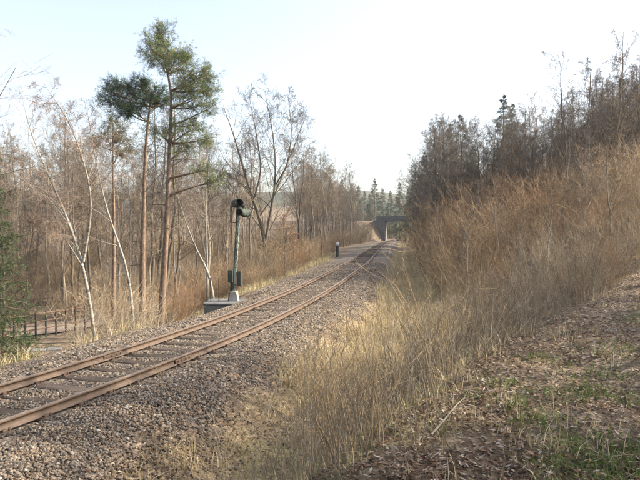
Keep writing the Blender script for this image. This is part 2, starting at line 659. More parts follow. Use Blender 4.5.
S_TOT = s_samp[-1]
track = thing('railway_track', 'single rusty railway track on old timber sleepers curving towards the bridge', 'railway track')
prof = [(-.062, -.150), (.062, -.150), (.062, -.138), (.012, -.122), (.009, -.045), (.036, -.034), (.036, -.006), (.028, 0), (-.028, 0), (-.036, -.006),
        (-.036, -.034), (-.009, -.045), (-.012, -.122), (-.062, -.138)]
for side in (-1, 1):
    ss = np.arange(0, S_TOT, 0.6)
    X, Y = at_s(ss)
    tx, ty = np.gradient(X), np.gradient(Y)
    ln = np.hypot(tx, ty)
    nxv, nyv = ty / ln, -tx / ln
    K = len(prof)
    V = np.zeros((len(ss), K, 3))
    wob = 0.006 * np.sin(ss * .9 + side)
    for k, (a, b) in enumerate(prof):
        V[:, k, 0] = X + nxv * (a + side * 0.75 + wob)
        V[:, k, 1] = Y + nyv * (a + side * 0.75 + wob)
        V[:, k, 2] = b * .86
    i0 = (np.arange(len(ss) - 1)[:, None] * K + np.arange(K)[None, :])
    i1 = (np.arange(len(ss) - 1)[:, None] * K + (np.arange(K)[None, :] + 1) % K)
    q = np.stack([i0, i1, i1 + K, i0 + K], -1).reshape(-1, 4)
    rm = np_mesh('rail', V, q, None, M['rust'])
    rm.materials.append(M['railhead'])
    rm.polygons.foreach_set('material_index', (np.arange(len(q)) % K == 7).astype(np.int32))
    link('rail', rm, track)

# sleepers: a few worn variants, each sleeper its own piece
sl_meshes = []
for k in range(5):
    bm = bmesh.new()
    bmesh.ops.create_cube(bm, size=1)
    bmesh.ops.scale(bm, vec=(2.5, .25, .16), verts=bm.verts)
    bmesh.ops.bevel(bm, geom=bm.edges[:], offset=.014, segments=1, affect='EDGES')
    bmesh.ops.subdivide_edges(bm, edges=[e for e in bm.edges if e.calc_length() > 1], cuts=5)
    for v in bm.verts:
        v.co += Vector((rng.normal(0, .012), rng.normal(0, .006), rng.normal(0, .004)))
    me = bpy.data.meshes.new('sleeper')
    bm.to_mesh(me)
    bm.free()
    me.materials.append(M['sleeper'])
    sl_meshes.append(me)
pl = MB().box(0, 0, .006, .34, .15, .014, bev=.003)
for sx in (-.115, .115):
    for sy in (-.045, .045):
        pl.tube((sx, sy, .01), (sx, sy, .05), .014, seg=6)
    pl.box(math.copysign(.085, sx), 0, .026, .05, .08, .022, bev=.004)
plate_mesh = pl.mesh('tie_plate', M['rust'])
sleepers_s = []
s = 0.3
while s < S_TOT - 1:
    X, Y = at_s(s)
    if Y > 0.5:
        o = link('sleeper', sl_meshes[rng.integers(5)], track, (float(X), float(Y), -.230 + rng.normal(0, .006)))
        a = track_ang(float(Y))
        o.rotation_euler = (rng.normal(0, .008), rng.normal(0, .006), -a + rng.normal(0, .02))
        sleepers_s.append(s)
        if Y < 32:
            for sx in (-.75, .75):
                link('tie_plate', plate_mesh, o, (sx, 0, .081))
    s += 0.63 + rng.normal(0, .015)
sleepers_s = np.array(sleepers_s)
# fishplates at rail joints
fp = MB().box(0, 0, 0, .022, .56, .062, bev=.005)
for yy in (-.2, -.07, .07, .2):
    fp.tube((0, yy, 0), (.03, yy, 0), .014, seg=6)
fp_mesh = fp.mesh('fishplate', M['rust'])
for s in (34.1, 46.3, 61.3):
    for side in (-1, 1):
        X, Y = at_s(s + side * .05)
        a = track_ang(float(Y))
        o = link('fishplate', fp_mesh, track, (float(X) + (side * .75 + .024) * math.cos(a), float(Y) - (side * .75 + .024) * math.sin(a), -.07))
        o.rotation_euler = (0, 0, -a)


# ------------------------------------------------------------------ loose pieces lying on the ground: stones, leaves
def rand_pts_uv(n, y0, y1, u0, u1, power=1.0):
    t = rng.random(n)
    y = y0 * (y1 / y0) ** t if power else y0 + (y1 - y0) * t
    u = u0 + (u1 - u0) * rng.random(n)
    x = track_x(y) + u / track_cos(y)
    return x, y, u


def in_view(x, y, z, margin=60):
    px = CX + F_PX * x / np.maximum(y, .1)
    py = YH + F_PX * (CAM_H - z) / np.maximum(y, .1)
    return (y > 1.5) & (px > -margin) & (px < 640 + margin) & (py < 480 + margin)


def rotmats(n, tilt):
    a = rng.random(n) * 2 * np.pi
    b = rng.normal(0, tilt, n)
    c = rng.normal(0, tilt, n)
    ca, sa, cb, sb, cc, sc_ = np.cos(a), np.sin(a), np.cos(b), np.sin(b), np.cos(c), np.sin(c)
    Rz = np.zeros((n, 3, 3)); Rz[:, 0, 0] = ca; Rz[:, 0, 1] = -sa; Rz[:, 1, 0] = sa; Rz[:, 1, 1] = ca; Rz[:, 2, 2] = 1
    Rx = np.zeros((n, 3, 3)); Rx[:, 0, 0] = 1; Rx[:, 1, 1] = cb; Rx[:, 1, 2] = -sb; Rx[:, 2, 1] = sb; Rx[:, 2, 2] = cb
    Ry = np.zeros((n, 3, 3)); Ry[:, 1, 1] = 1; Ry[:, 0, 0] = cc; Ry[:, 0, 2] = sc_; Ry[:, 2, 0] = -sc_; Ry[:, 2, 2] = cc
    return Rx @ Ry @ Rz


def pieces(name, base_v, base_f, pos, scale, R, tint, mat, quads_=False, smooth=False):
    """many copies of a small shape as one mesh; base_v (B, nv, 3) variants"""
    n = len(pos)
    B, nv = base_v.shape[:2]
    vi = rng.integers(B, size=n)
    V = np.einsum('nij,nvj->nvi', R, base_v[vi]) * scale[:, None, None] + pos[:, None, :]
    Fc = base_f[None] + (np.arange(n) * nv)[:, None, None]
    T = np.repeat(tint, nv, axis=0)
    Fc = Fc.reshape(-1, base_f.shape[1])
    return np_mesh(name, V, Fc if quads_ else None, None if quads_ else Fc, mat, smooth, T)


def pick(cols, n, jit=0.12):
    cols = np.array(cols)
    c = cols[rng.integers(len(cols), size=n)]
    return np.clip(c * (1 + rng.normal(0, jit, (n, 1))), .01, .9)


# stones: jittered, flattened octahedron-like polyhedra
bm = bmesh.new()
bmesh.ops.create_icosphere(bm, subdivisions=1, radius=1)
ico_v = np.array([v.co[:] for v in bm.verts])
ico_f = np.array([[v.index for v in f.verts] for f in bm.faces])
bm.free()
stone_v = np.stack([ico_v * (1 + rng.normal(0, .22, (12, 1))) * np.array([1, .75 + .3 * rng.random(), .55 + .3 * rng.random()]) for _ in range(10)])

oct_v = np.array([(1, 0, 0), (-1, 0, 0), (0, 1, 0), (0, -1, 0), (0, 0, 1), (0, 0, -1)], float)
oct_f = np.array([(0, 2, 4), (2, 1, 4), (1, 3, 4), (3, 0, 4), (2, 0, 5), (1, 2, 5), (3, 1, 5), (0, 3, 5)])
ostone_v = np.stack([(oct_v + rng.normal(0, .24, (6, 3))) * np.array([1.1, .85 + .3 * rng.random(), .65 + .3 * rng.random()]) for _ in range(14)])
pyr_f = oct_f[:4]
x, y, u = rand_pts_uv(165000, 5.0, 44, -2.6, 3.4)
a_s = np.interp(y, y_samp, s_samp)
dsl = np.min(np.abs(a_s[:, None] - sleepers_s[None, :][:, :90]), axis=1)
keep = (np.abs(np.abs(u) - .75) > .09)
keep &= ~((dsl < .135) & (np.abs(u) < 1.3) & (rng.random(len(y)) > .10))
fade = np.where(u > 0, 1 - sstep(1.7, 3.0, u + (fbm(x * .9, y * .9, 3) - .5) * 1.5) * .97, 1 - sstep(2.2, 2.7, -u))
keep &= rng.random(len(y)) < fade
z = height(x, y, True)
keep &= in_view(x, y, z, 40)
x, y, u, z = x[keep], y[keep], u[keep], z[keep]
n = len(x)
sz = rng.uniform(.010, .023, n) * (1 + .018 * y)
pal = [(.075, .062, .05), (.105, .087, .07), (.14, .117, .094), (.17, .142, .114), (.135, .10, .072), (.205, .172, .138), (.165, .12, .083), (.06, .05, .042)]
tint = pick(pal, n, .2)
wh = rng.random(n) < .012
tint[wh] = (.33, .30, .27)
pos = np.stack([x, y, z + sz * .35], 1)
mes = []
for sel, bv, bf in ((y < 6.8, stone_v, ico_f), ((y >= 6.8) & (y < 9.2), ostone_v, oct_f), (y >= 9.2, ostone_v[:, :5], pyr_f)):
    m_ = int(sel.sum())
    me_ = pieces('ballast', bv, bf, pos[sel], sz[sel], rotmats(m_, .5 if bf is not pyr_f else .25), tint[sel], M['stone'])
    mes.append(me_)
bmj = bmesh.new()
for me_ in mes:
    bmj.from_mesh(me_)
bmj.to_mesh(mes[0])
bmj.free()
for me_ in mes[1:]:
    bpy.data.meshes.remove(me_)
mes[0].name = 'ballast'
o = link('ballast', mes[0])
tag(o, 'grey crushed stone ballast heaped around sleepers and down the shoulder', 'ballast', kind='stuff')
print('stones', n)

# leaves: curled six-vertex blades
lv = []
for k in range(8):
    c = rng.uniform(-.35, .5)
    d = rng.uniform(-.3, .4)
    w = rng.uniform(.45, .75)
    lv.append([(-1, 0, .25 * d), (-.2, -w * .5, c * .45), (-.2, w * .5, c * .45), (.45, -w * .38, c * .35), (.45, w * .38, c * .4), (1, 0, d * .5), (-.2, 0, -.02), (.45, 0, 0)])
leaf_v = np.array(lv) * .5
leaf_v = leaf_v[:, [0, 1, 2, 5, 6]]
leaf_f = np.array([(0, 1, 4), (0, 4, 2), (1, 3, 4), (4, 3, 2)])


def litter(n, sampler, dens):
    x, y, u = sampler(n)
    z = height(x, y, True)
    k = in_view(x, y, z) & (rng.random(n) < dens(x, y, u))
    return x[k], y[k], u[k], z[k]


def samp_right(n):
    y = 2.2 * (26 / 2.2) ** rng.random(n)
    x = rng.uniform(-.62, .66, n) * y
    return x, y, off(x, y)


def dens_leaf(x, y, u):
    base = sstep(1.5, 2.5, u + (fbm(x * .9, y * .9, 3) - .5) * 1.6)
    patch = .35 + .65 * sstep(.36, .56, fbm(x * 1.7 + 40, y * 1.7, 3))
    on_bal = np.where((np.abs(u) < 2.6), (.16 + .3 * (u > .9)) * sstep(.40, .58, fbm(x * 1.1 + 8, y * 1.1, 3)) + .05, 0)
    along = np.where((u > .8) & (u < 1.35), .22 * sstep(.4, .6, fbm(x * .8, y * .8 + 60, 2)), 0)
    g = 1 - .45 * sstep(2.0, 4.0, x - edge_x(y)) * (y < 12)
    return np.clip(np.maximum(base * patch, np.maximum(on_bal, along)) * g, 0, 1)


x, y, u, z = litter(53000, samp_right, dens_leaf)
x2, y2, u2 = rand_pts_uv(20000, 5.0, 22, 1.5, 5.0)
z2 = height(x2, y2, True)
k2 = in_view(x2, y2, z2) & (rng.random(len(x2)) < .9 * sstep(1.3, 2.6, u2 + (fbm(x2 * 1.2, y2 * 1.2, 3) - .5) * 1.8) * (.3 + .7 * sstep(.38, .55, fbm(x2 * 2, y2 * 2 + 9, 3))))
y3 = 2.4 * (11 / 2.4) ** rng.random(30000)
x3 = rng.uniform(-.1, .68, 30000) * y3
k3 = (x3 > edge_x(y3) - .3) & (rng.random(30000) < .35 + .65 * sstep(.36, .56, fbm(x3 * 1.7 + 40, y3 * 1.7, 3)))
x2, y2, u2, z2, k2 = np.concatenate([x2[k2], x3[k3]]), np.concatenate([y2[k2], y3[k3]]), np.concatenate([u2[k2], off(x3, y3)[k3]]), np.concatenate([z2[k2], height(x3, y3, True)[k3]]), slice(None)
x, y, u, z = (np.concatenate(p) for p in ((x, x2[k2]), (y, y2[k2]), (u, u2[k2]), (z, z2[k2])))
n = len(x)
sz = rng.uniform(.027, .062, n) * (1 + .035 * y)
pal = [(.13, .085, .052), (.175, .118, .075), (.23, .16, .105), (.31, .245, .18), (.115, .062, .038), (.17, .09, .05), (.20, .13, .078), (.38, .33, .27), (.08, .055, .038), (.06, .042, .032)]
o = link('fallen_leaves', pieces('fallen_leaves', leaf_v, leaf_f, np.stack([x, y, z + .012 + rng.random(n) * .012], 1), sz, rotmats(n, .32), pick(pal, n, .18), M['leaf']))
tag(o, 'dry brown fallen leaves scattered over bank, ditch and ballast', 'leaves', kind='stuff')
print('leaves', n)


# ------------------------------------------------------------------ plant growing
def norm(v):
    return v / np.maximum(np.linalg.norm(v, axis=-1, keepdims=True), 1e-9)


def walk(rg, p0, d0, L, P, jit, trop):
    """polylines from p0 along d0: (N,P,3); trop = pull vector added each step"""
    N = len(p0)
    out = np.zeros((N, P, 3))
    out[:, 0] = p0
    d = norm(d0)
    st = (L / (P - 1))[:, None]
    for k in range(1, P):
        d = norm(d + rg.normal(0, jit, (N, 3)) + trop)
        out[:, k] = out[:, k - 1] + d * st
    return out


def sprout(rg, pts, rad, n, t0, t1, ang, lens, P, jit, trop, rk=.6, rmin=.004, tip=.35, bias=None):
    """n children on every parent polyline; returns pts, rad"""
    N, Pp = pts.shape[:2]
    par = np.repeat(np.arange(N), n)
    t = t0 + (t1 - t0) * ((np.tile(np.arange(n), N) + rg.random(N * n)) / n)
    f = np.clip(t * (Pp - 1), 0, Pp - 1.001)
    i = f.astype(int)
    w = (f - i)[:, None]
    A, B = pts[par, i], pts[par, i + 1]
    base = A * (1 - w) + B * w
    tan = norm(B - A)
    r0 = rad[par, i] * (1 - w[:, 0]) + rad[par, i + 1] * w[:, 0]
    ref = norm(rg.normal(0, 1, (len(par), 3)))
    uu = norm(np.cross(tan, ref))
    a = np.radians(rg.uniform(ang[0], ang[1], len(par)))[:, None]
    d = np.cos(a) * tan + np.sin(a) * uu
    if bias is not None:
        d = d + np.array(bias)
    plen = np.linalg.norm(np.diff(pts, axis=1), axis=2).sum(1)[par]
    L = lens(t, plen) * rg.uniform(.65, 1.25, len(par))
    cp = walk(rg, base, d, L, P, jit, np.array(trop))
    rb = np.maximum(np.minimum(r0 * rk * 1.1, rk * r0 * (.6 + .4 * L / np.maximum(plen, .01))), rmin)
    cr = rb[:, None] * np.linspace(1, tip, P)[None, :]
    return cp, np.maximum(cr, rmin * .6)


def tubes(groups):
    """[(pts, rad, sides)] -> verts, quads"""
    VV, QQ, base = [], [], 0
    for pts, rad, S in groups:
        N, P = pts.shape[:2]
        if N == 0:
            continue
        t = norm(np.gradient(pts, axis=1))
        ref = np.zeros((N, 1, 3))
        mt = norm(pts[:, -1] - pts[:, 0])
        ax = np.argmin(np.abs(mt), axis=1)
        ref[np.arange(N), 0, ax] = 1
        uu = norm(np.cross(t, np.broadcast_to(ref, t.shape)))
        vv = np.cross(t, uu)
        an = np.arange(S) * 2 * np.pi / S
        ring = pts[:, :, None] + rad[:, :, None, None] * (np.cos(an)[None, None, :, None] * uu[:, :, None] + np.sin(an)[None, None, :, None] * vv[:, :, None])
        VV.append(ring.reshape(-1, 3))
        b = (np.arange(N)[:, None, None] * P + np.arange(P - 1)[None, :, None]) * S
        k = np.arange(S)[None, None, :]
        k1 = (k + 1) % S
        q = np.stack([b + k, b + k1, b + k1 + S, b + k + S], -1).reshape(-1, 4) + base
        QQ.append(q)
        base += N * P * S
    return np.concatenate(VV), np.concatenate(QQ)


def tube_mesh(name, groups, mat, smooth=True):
    v, q = tubes(groups)
    return np_mesh(name, v, q, None, mat, smooth)


def resample(path, P):
    path = np.array(path, float)
    d = np.concatenate([[0], np.cumsum(np.linalg.norm(np.diff(path, axis=0), axis=1))])
    t = np.linspace(0, d[-1], P)
    out = np.stack([np.interp(t, d, path[:, k]) for k in range(3)], 1)
    for _ in range(2):
        out[1:-1] = .25 * out[:-2] + .5 * out[1:-1] + .25 * out[2:]
    return out


def stem_path(rg, Hh, P, lean=0.03, wob=.012, bend=0):
    z = np.linspace(0, 1, P)
    dx, dy = rg.normal(0, lean, 2)
    w = np.cumsum(rg.normal(0, wob, (P, 2)), 0)
    w -= w[0]
    p = np.stack([dx * z + bend * z * z + w[:, 0] * .5, dy * z + w[:, 1] * .5, z], 1) * Hh
    return p


def taper(r0, P, tip=.12, power=1.0, flare=1.35):
    t = np.linspace(0, 1, P)
    r = r0 * (tip + (1 - tip) * (1 - t) ** power)
    r[0] *= flare
    return r


def tuft(rg, tips, dirs, nb, ln, w, cols, spread=.9):
    """needle tufts: nb thin triangles fanned round every tip; returns verts, tris, tint"""
    N = len(tips)
    D = norm(dirs[:, None, :] + rg.normal(0, spread, (N, nb, 3)))
    L = ln * rg.uniform(.6, 1.2, (N, nb, 1))
    side = norm(np.cross(D, rg.normal(0, 1, (N, nb, 3)))) * w
    b = tips[:, None, :] + rg.normal(0, ln * .22, (N, nb, 3))
    V = np.stack([b - side, b + side, b + D * L], 2).reshape(-1, 3)
    T = np.arange(len(V)).reshape(-1, 3)
    cols = np.array(cols)
    c = cols[rg.integers(len(cols), size=N)] * (1 + rg.normal(0, .18, (N, 1)))
    c = np.repeat(np.clip(c, .004, .6), nb * 3, axis=0)
    return V, T, c


def bare_tree(seed, Hh, r0, nl=22, t0=.3, spread=.30, ang=(35, 65), up=.06, twigs=(7, 6, 3), stems=None, lean=.03, droop=0.0, dens=1.0, rt=.0045, limb_pow=1.0):
    """trunk groups, crown groups of a leafless tree"""
    rg = np.random.default_rng(seed)
    P0 = 16
    if stems is None:
        st = stem_path(rg, Hh, P0, lean)[None]
        rd = taper(r0, P0)[None]
    else:
        st = np.stack([resample(s, P0) for s, _ in stems])
        rd = np.stack([taper(r, P0, .09, .9, flare=1.0 if k else 1.3) for k, (_, r) in enumerate(stems)])
    Hm = np.linalg.norm(np.diff(st, axis=1), axis=2).sum(1).max()
    l1, r1 = sprout(rg, st, rd, nl, t0, .98, ang, lambda t, pl: spread * pl * (1.15 - .8 * ((t - t0) / (1 - t0)) ** limb_pow), 9, .10, (0, 0, up), .55, .008, .25)
    l2, r2 = sprout(rg, l1, r1, twigs[0], .18, .98, (28, 62), lambda t, pl: .50 * pl * (1.1 - .6 * t), 6, .13, (0, 0, up * .8 - droop * .4), .6, .006, .3)
    l3, r3 = sprout(rg, l2, r2, twigs[1], .15, 1, (25, 60), lambda t, pl: .55 * pl * (1.1 - .5 * t), 4, .16, (0, 0, up * .6 - droop), .65, rt, .5)
    g = [(l2, r2, 4), (l3, r3, 3)]
    if twigs[2]:
        l4, r4 = sprout(rg, l3, r3, twigs[2], .2, 1, (22, 55), lambda t, pl: .6 * pl + .08, 3, .18, (0, 0, .04 - droop * 1.6), .7, rt * .8, .6)
        g.append((l4, r4, 3))
    return [(st, rd, 9), (l1, r1, 5)], g


def pine(seed, path, r0, clumps, cols, dead=10, nb=20, ln=.15):
    """Scots pine: bare trunk along path, foliage clumps [(x,y,z,r)] reached by limbs"""
    rg = np.random.default_rng(seed)
    P0 = 18
    st = resample(path, P0)[None]
    rd = taper(r0, P0, .22)[None]
    T, Cg, tips, dirs = [(st, rd, 10)], [], [], []
    for (cx, cy_, cz, cr) in clumps:
        c = np.array([cx, cy_, cz])
        j = np.argmin(np.linalg.norm(st[0] - (c - np.array([0, 0, cr * .6])), axis=1) + .6 * (st[0][:, 2] > cz))
        p0 = st[0][j]
        mid = (p0 + c) / 2 + np.array([0, 0, -.12 * cr]) + rg.normal(0, .12 * cr, 3)
        lp = resample([p0, mid, c], 8)[None]
        lr = np.linspace(min(rd[0, j] * .7, .05 + .03 * cr), .014, 8)[None]
        T.append((lp, lr, 6))
        m = int(20 * cr * cr + 8)
        dv = norm(rg.normal(0, 1, (m, 3)) + np.array([0, 0, .25]))
        e = c + dv * (cr * (.35 + rg.random((m, 1)) ** 1.6 * 1.25)) * np.array([1.1, 1.1, .72])
        b = lp[0][rg.integers(4, 8, m)]
        mm = (b + e) / 2 + rg.normal(0, .1 * cr, (m, 3))
        tp = np.stack([b, b * .3 + mm * .7, mm * .4 + e * .6, e], 1)
        Cg.append((tp, np.linspace(.010, .005, 4)[None].repeat(m, 0), 3))
        sp, sr = sprout(rg, tp, np.full((m, 4), .006), 6, .35, 1.0, (25, 75), lambda t, pl: .25 + .12 * pl, 3, .15, np.array((0, 0, .12)), .7, .004, .7)
        Cg.append((sp, sr, 3))
        tips += [sp[:, 2], sp[:, 1], e]
        dirs += [sp[:, 2] - sp[:, 0], sp[:, 1] - sp[:, 0], e - mm]
    tips, dirs = np.concatenate(tips), norm(np.concatenate(dirs))
    nd = tuft(rg, tips, dirs, nb, ln, .0065, cols, .75)
    if dead:
        zz = st[0][:, 2]
        l1, r1 = sprout(rg, st, rd, dead, .3, .8, (55, 95), lambda t, pl: .09 * pl, 6, .12, (0, 0, -.03), .3, .008, .3)
        l2, r2 = sprout(rg, l1, r1, 4, .3, 1, (25, 60), lambda t, pl: .4 * pl, 4, .15, (0, 0, 0), .6, .005, .5)
        Cg += [(l1, r1, 4), (l2, r2, 3)]
    return T, Cg, nd


def spruce(seed, Hh, rb, cols, whorls=26, per=7, nb=9, bare=.04, ln=.11, droop=.10, w=.009):
    rg = np.random.default_rng(seed)
    st = stem_path(rg, Hh, 14, .01, .004)[None]
    rd = taper(Hh * .013, 14, .08)[None]
    n = whorls * per
    t = bare + (1 - bare) * np.clip((np.repeat(np.arange(whorls), per) + rg.random(n) * 1.3) / (whorls + .3), 0, 1) * .97
    f = t * 13 * .999
    i = f.astype(int)
    base = st[0][i] * (1 - (f - i))[:, None] + st[0][np.minimum(i + 1, 13)] * (f - i)[:, None]
    az = rg.random(n) * 2 * np.pi
    L = rb * (1.0 - t) ** .95 * rg.uniform(.55, 1.18, n) + .07
    d = np.stack([np.cos(az), np.sin(az), np.full(n, .12) + .5 * (t > .85)], 1)
    l1 = walk(rg, base, d, L, 7, .05, np.array((0, 0, -droop)))
    l1[:, -1, 2] += .06 * L
    r1 = np.linspace(.022, .006, 7)[None] * (.4 + .6 * (1 - t))[:, None]
    l2, r2 = sprout(rg, l1, r1, 9, .12, 1.0, (40, 70), lambda tt, pl: .34 * pl * (1.15 - .8 * tt) + .06, 4, .10, (0, 0, -.10), .6, .004, .6)
    tips = np.concatenate([l2[:, 1], l2[:, 2], l2[:, 3], l1[:, 4], l1[:, 5], l1[:, 6]])
    dirs = norm(np.concatenate([l2[:, 2] - l2[:, 0], l2[:, 3] - l2[:, 1], l2[:, 3] - l2[:, 2], l1[:, 4] - l1[:, 3], l1[:, 5] - l1[:, 4], l1[:, 6] - l1[:, 5]]))
    tz = np.clip(tips[:, 2] / Hh, 0, 1)
    keep_ = rg.random(len(tips)) < 1.1 - .35 * tz
    tips, dirs, tz = tips[keep_], dirs[keep_], tz[keep_]
    V_, T_, c_ = tuft(rg, tips, dirs, nb, ln, w, cols, .55)
    ctr = np.repeat(tips, nb * 3, axis=0)
    V_ = ctr + (V_ - ctr) * np.repeat(1.08 - .62 * tz, nb * 3)[:, None]
    nd = (V_, T_, c_)
    return [(st, rd, 8)], [(l1, r1, 4), (l2, r2, 3)], nd


def light_brush(name, spots, label, mat, smin, smax):
    protos = []
    for k in range(5):
        T, Cg = shrub(600 + k, 2.6, 10, .5, .5, (4, 2), .018, .013)
        protos.append(tubes([(T[0][0][:, ::3], T[0][1][:, ::3], 3), (Cg[0][0][:, ::2], Cg[0][1][:, ::2], 3), (Cg[1][0][:, ::2], Cg[1][1][:, ::2], 3)]))
    VV, QQ, nb0 = [], [], 0
    for (x, y) in spots:
        v, q = protos[rp.integers(5)]
        a, sc_ = rp.random() * 6.28, rp.uniform(smin, smax)
        R_ = np.array([[math.cos(a), -math.sin(a), 0], [math.sin(a), math.cos(a), 0], [0, 0, 1]])
        VV.append(v @ R_.T * sc_ + np.array([x, y, H(x, y)]))
        QQ.append(q + nb0)
        nb0 += len(v)
    o = link(name, np_mesh(name, np.concatenate(VV), np.concatenate(QQ), None, mat, False))
    return tag(o, label, 'undergrowth', kind='stuff')


def shrub(seed, Hh, n=26, base_r=.35, splay=.35, twigs=(6, 5), rs=.011, rt=.0035, up=.07):
    rg = np.random.default_rng(seed)
    a = rg.random(n) * 2 * np.pi
    rr = base_r * np.sqrt(rg.random(n))
    p0 = np.stack([rr * np.cos(a), rr * np.sin(a), np.full(n, -.08)], 1)
    d = np.stack([np.cos(a) * splay * rg.random(n), np.sin(a) * splay * rg.random(n), np.ones(n)], 1)
    L = Hh * rg.uniform(.55, 1.05, n)
    st = walk(rg, p0, d, L, 8, .11, np.array((0, 0, up * .4)))
    rd = np.linspace(1, .3, 8)[None] * (rs * rg.uniform(.6, 1.5, n))[:, None]
    l1, r1 = sprout(rg, st, rd, twigs[0], .22, .98, (18, 60), lambda t, pl: .40 * pl * (1.15 - .6 * t), 5, .13, (0, 0, up), .65, rt, .45)
    l2, r2 = sprout(rg, l1, r1, twigs[1], .15, 1, (20, 60), lambda t, pl: .5 * pl, 3, .16, (0, 0, up), .7, rt * .8, .6)
    return [(st, rd, 5)], [(l1, r1, 3), (l2, r2, 3)]


class Kind:
    """shared meshes of one plant; place() links an Empty with its parts"""

    def __init__(s, name, cat, parts):
        s.name, s.cat, s.parts = name, cat, parts

    def place(s, loc, label, rz=0.0, scale=1.0, group=None, tilt=(0, 0)):
        e = thing(s.name, label, s.cat, loc, rz, group, scale)
        e.rotation_euler = (tilt[0], tilt[1], rz)
        for nm, me in s.parts:
            link(nm, me, e)
        return e


def tree_kind(name, tc, bark, twig, needles=None, cat='tree'):
    trunk, crown = tc[0], tc[1]
    parts = [('trunk', tube_mesh('trunk', trunk, bark)), ('crown', tube_mesh('crown', crown, twig, False))]
    if needles is not None:
        v, t, c = needles
        parts.append(('foliage', np_mesh('foliage', v, None, t, M['needles'], False, c)))
    return Kind(name, cat, parts)


def shrub_kind(name, sc, mat, cat='shrub'):
    return Kind(name, cat, [('stems', tube_mesh('stems', sc[0], mat)), ('twigs', tube_mesh('twigs', sc[1], mat, False))])


def local(path, base):
    return [(p[0] - base[0], p[1] - base[1], p[2] - base[2]) for p in path]


def px_path(pts, d, base, dy=None):
    """points seen at (column, row) on a stem that stands at distance d"""
    out = []
    for k, (a, b) in enumerate(pts):
        dd = d + (dy[k] if dy else 0)
        out.append((px_x(a, dd) - base[0], dd - base[1], px_z(b, dd) - base[2]))
    out[0] = (out[0][0], out[0][1], min(out[0][2], 0) - .3)
    return out


# ------------------------------------------------------------------ the individual trees on the left of the line
def spot(px, d):
    x = px_x(px, d)
    return (x, d, H(x, d))


# white birch with the forked, arching crown
b = spot(96, 20.5)
mainp = px_path([(97, 350), (92, 318), (85, 275), (80, 255), (70, 225), (58, 195), (42, 160), (28, 125), (24, 100)], 20.5, b, [0, 0, 0, 0, .2, .4, .6, .8, .9])
fork = px_path([(83, 262), (90, 225), (92, 195), (84, 160), (70, 120), (52, 95), (45, 84)], 20.5, b, [0, 0, -.2, -.4, -.6, -.8, -.8])
fork[0] = (fork[0][0], fork[0][1], px_z(262, 20.5) - b[2])
low = px_path([(82, 266), (66, 240), (48, 220), (30, 214)], 20.5, b, [0, -.3, -.7, -1.1])
low[0] = (low[0][0], low[0][1], px_z(266, 20.5) - b[2])
tree_kind('birch_tree', bare_tree(101, 0, 0, nl=15, t0=.36, spread=.26, ang=(30, 60), up=.02, twigs=(6, 6, 3), droop=.09, rt=.0036,
                                  stems=[(mainp, .074), (fork, .05), (low, .028)]), M['birch'], M['twig_birch']).place(
    b, 'white birch with forked trunk and arching reddish crown beyond the rusty railing')
# birch leaning left beside the pine
b = spot(134, 21)
p1 = px_path([(134, 345), (132, 300), (126, 262), (114, 232), (105, 205), (100, 180), (93, 140), (88, 110)], 21, b)
tree_kind('birch_tree', bare_tree(102, 0, 0, nl=14, t0=.45, spread=.22, ang=(25, 55), up=.03, twigs=(6, 6, 3), droop=.07, rt=.0036, stems=[(p1, .062)]),
          M['birch'], M['twig_birch']).place(b, 'slender white birch bowed to the left beside the darker pine trunk')
# pine with the low dark crown
b = spot(143, 26)
d = 26
tr = px_path([(141, 342), (142, 300), (142.5, 250), (144, 200), (146, 150), (149, 115), (153, 92)], d, b)
cl = []
for (a, c, r, dy) in [(118, 100, .72, .2), (128, 92, .6, -.4), (112, 92, .45, -.2), (136, 103, .6, .5), (147, 99, .6, -.3), (158, 96, .6, .2), (126, 108, .55, .4), (151, 88, .4, .5), (108, 103, .35, .4), (121, 86, .35, .2), (160, 106, .4, .6), (131, 114, .35, .2),
                      (163, 101, .35, .3), (141, 86, .45, -.5), (138, 112, .4, -.7)]:
    cl.append((px_x(a, d + dy) - b[0], d + dy - b[1], px_z(c, d + dy) - b[2], r * 1.05))
T, Cg, nd = pine(103, tr, .17, cl, [(.022, .055, .026), (.036, .078, .034), (.055, .10, .04), (.095, .135, .055)], dead=12, nb=10)
tree_kind('pine_tree', (T, Cg), M['bark_pine'], M['twig'], nd).place(b, 'pine with reddish bare trunk and low flat dark green crown')
# tall pine with the leaning crown
b = spot(160, 25)
d = 25
tr = px_path([(159, 345), (161, 310), (164, 270), (167, 220), (169, 170), (171, 125), (173, 90), (170, 72), (164, 58)], d, b)
cl = []
for (a, c, r, dy) in [(160, 32, .42, 0), (156, 42, .55, .3), (150, 50, .45, -.3), (163, 48, .62, .4), (171, 55, .62, -.4), (176, 62, .6, .3), (156, 60, .5, .3), (164, 66, .45, -.5), (183, 70, .58, -.2),
                      (186, 62, .4, .4), (190, 80, .58, .4), (197, 88, .62, -.3), (205, 82, .5, .2), (210, 74, .35, -.1), (202, 97, .5, .4), (193, 98, .45, -.4), (209, 92, .4, .3), (184, 88, .4, .6),
                      (197, 108, .34, 0), (207, 110, .28, .2), (176, 128, .5, -.4), (188, 132, .42, .5), (160, 133, .45, .4), (203, 140, .45, .2), (196, 125, .36, .1), (206, 170, .42, -.3), (212, 182, .34, .2), (182, 150, .4, .3)]:
    cl.append((px_x(a, d + dy) - b[0], d + dy - b[1], px_z(c, d + dy) - b[2], r))
T, Cg, nd = pine(104, tr, .17, cl, [(.07, .11, .04), (.11, .145, .048), (.15, .17, .06), (.20, .20, .085), (.09, .125, .055)], dead=24, nb=9)
tree_kind('pine_tree', (T, Cg), M['bark_pine'], M['twig'], nd).place(b, 'tallest pine, bent top and yellowish green crown leaning to the right')
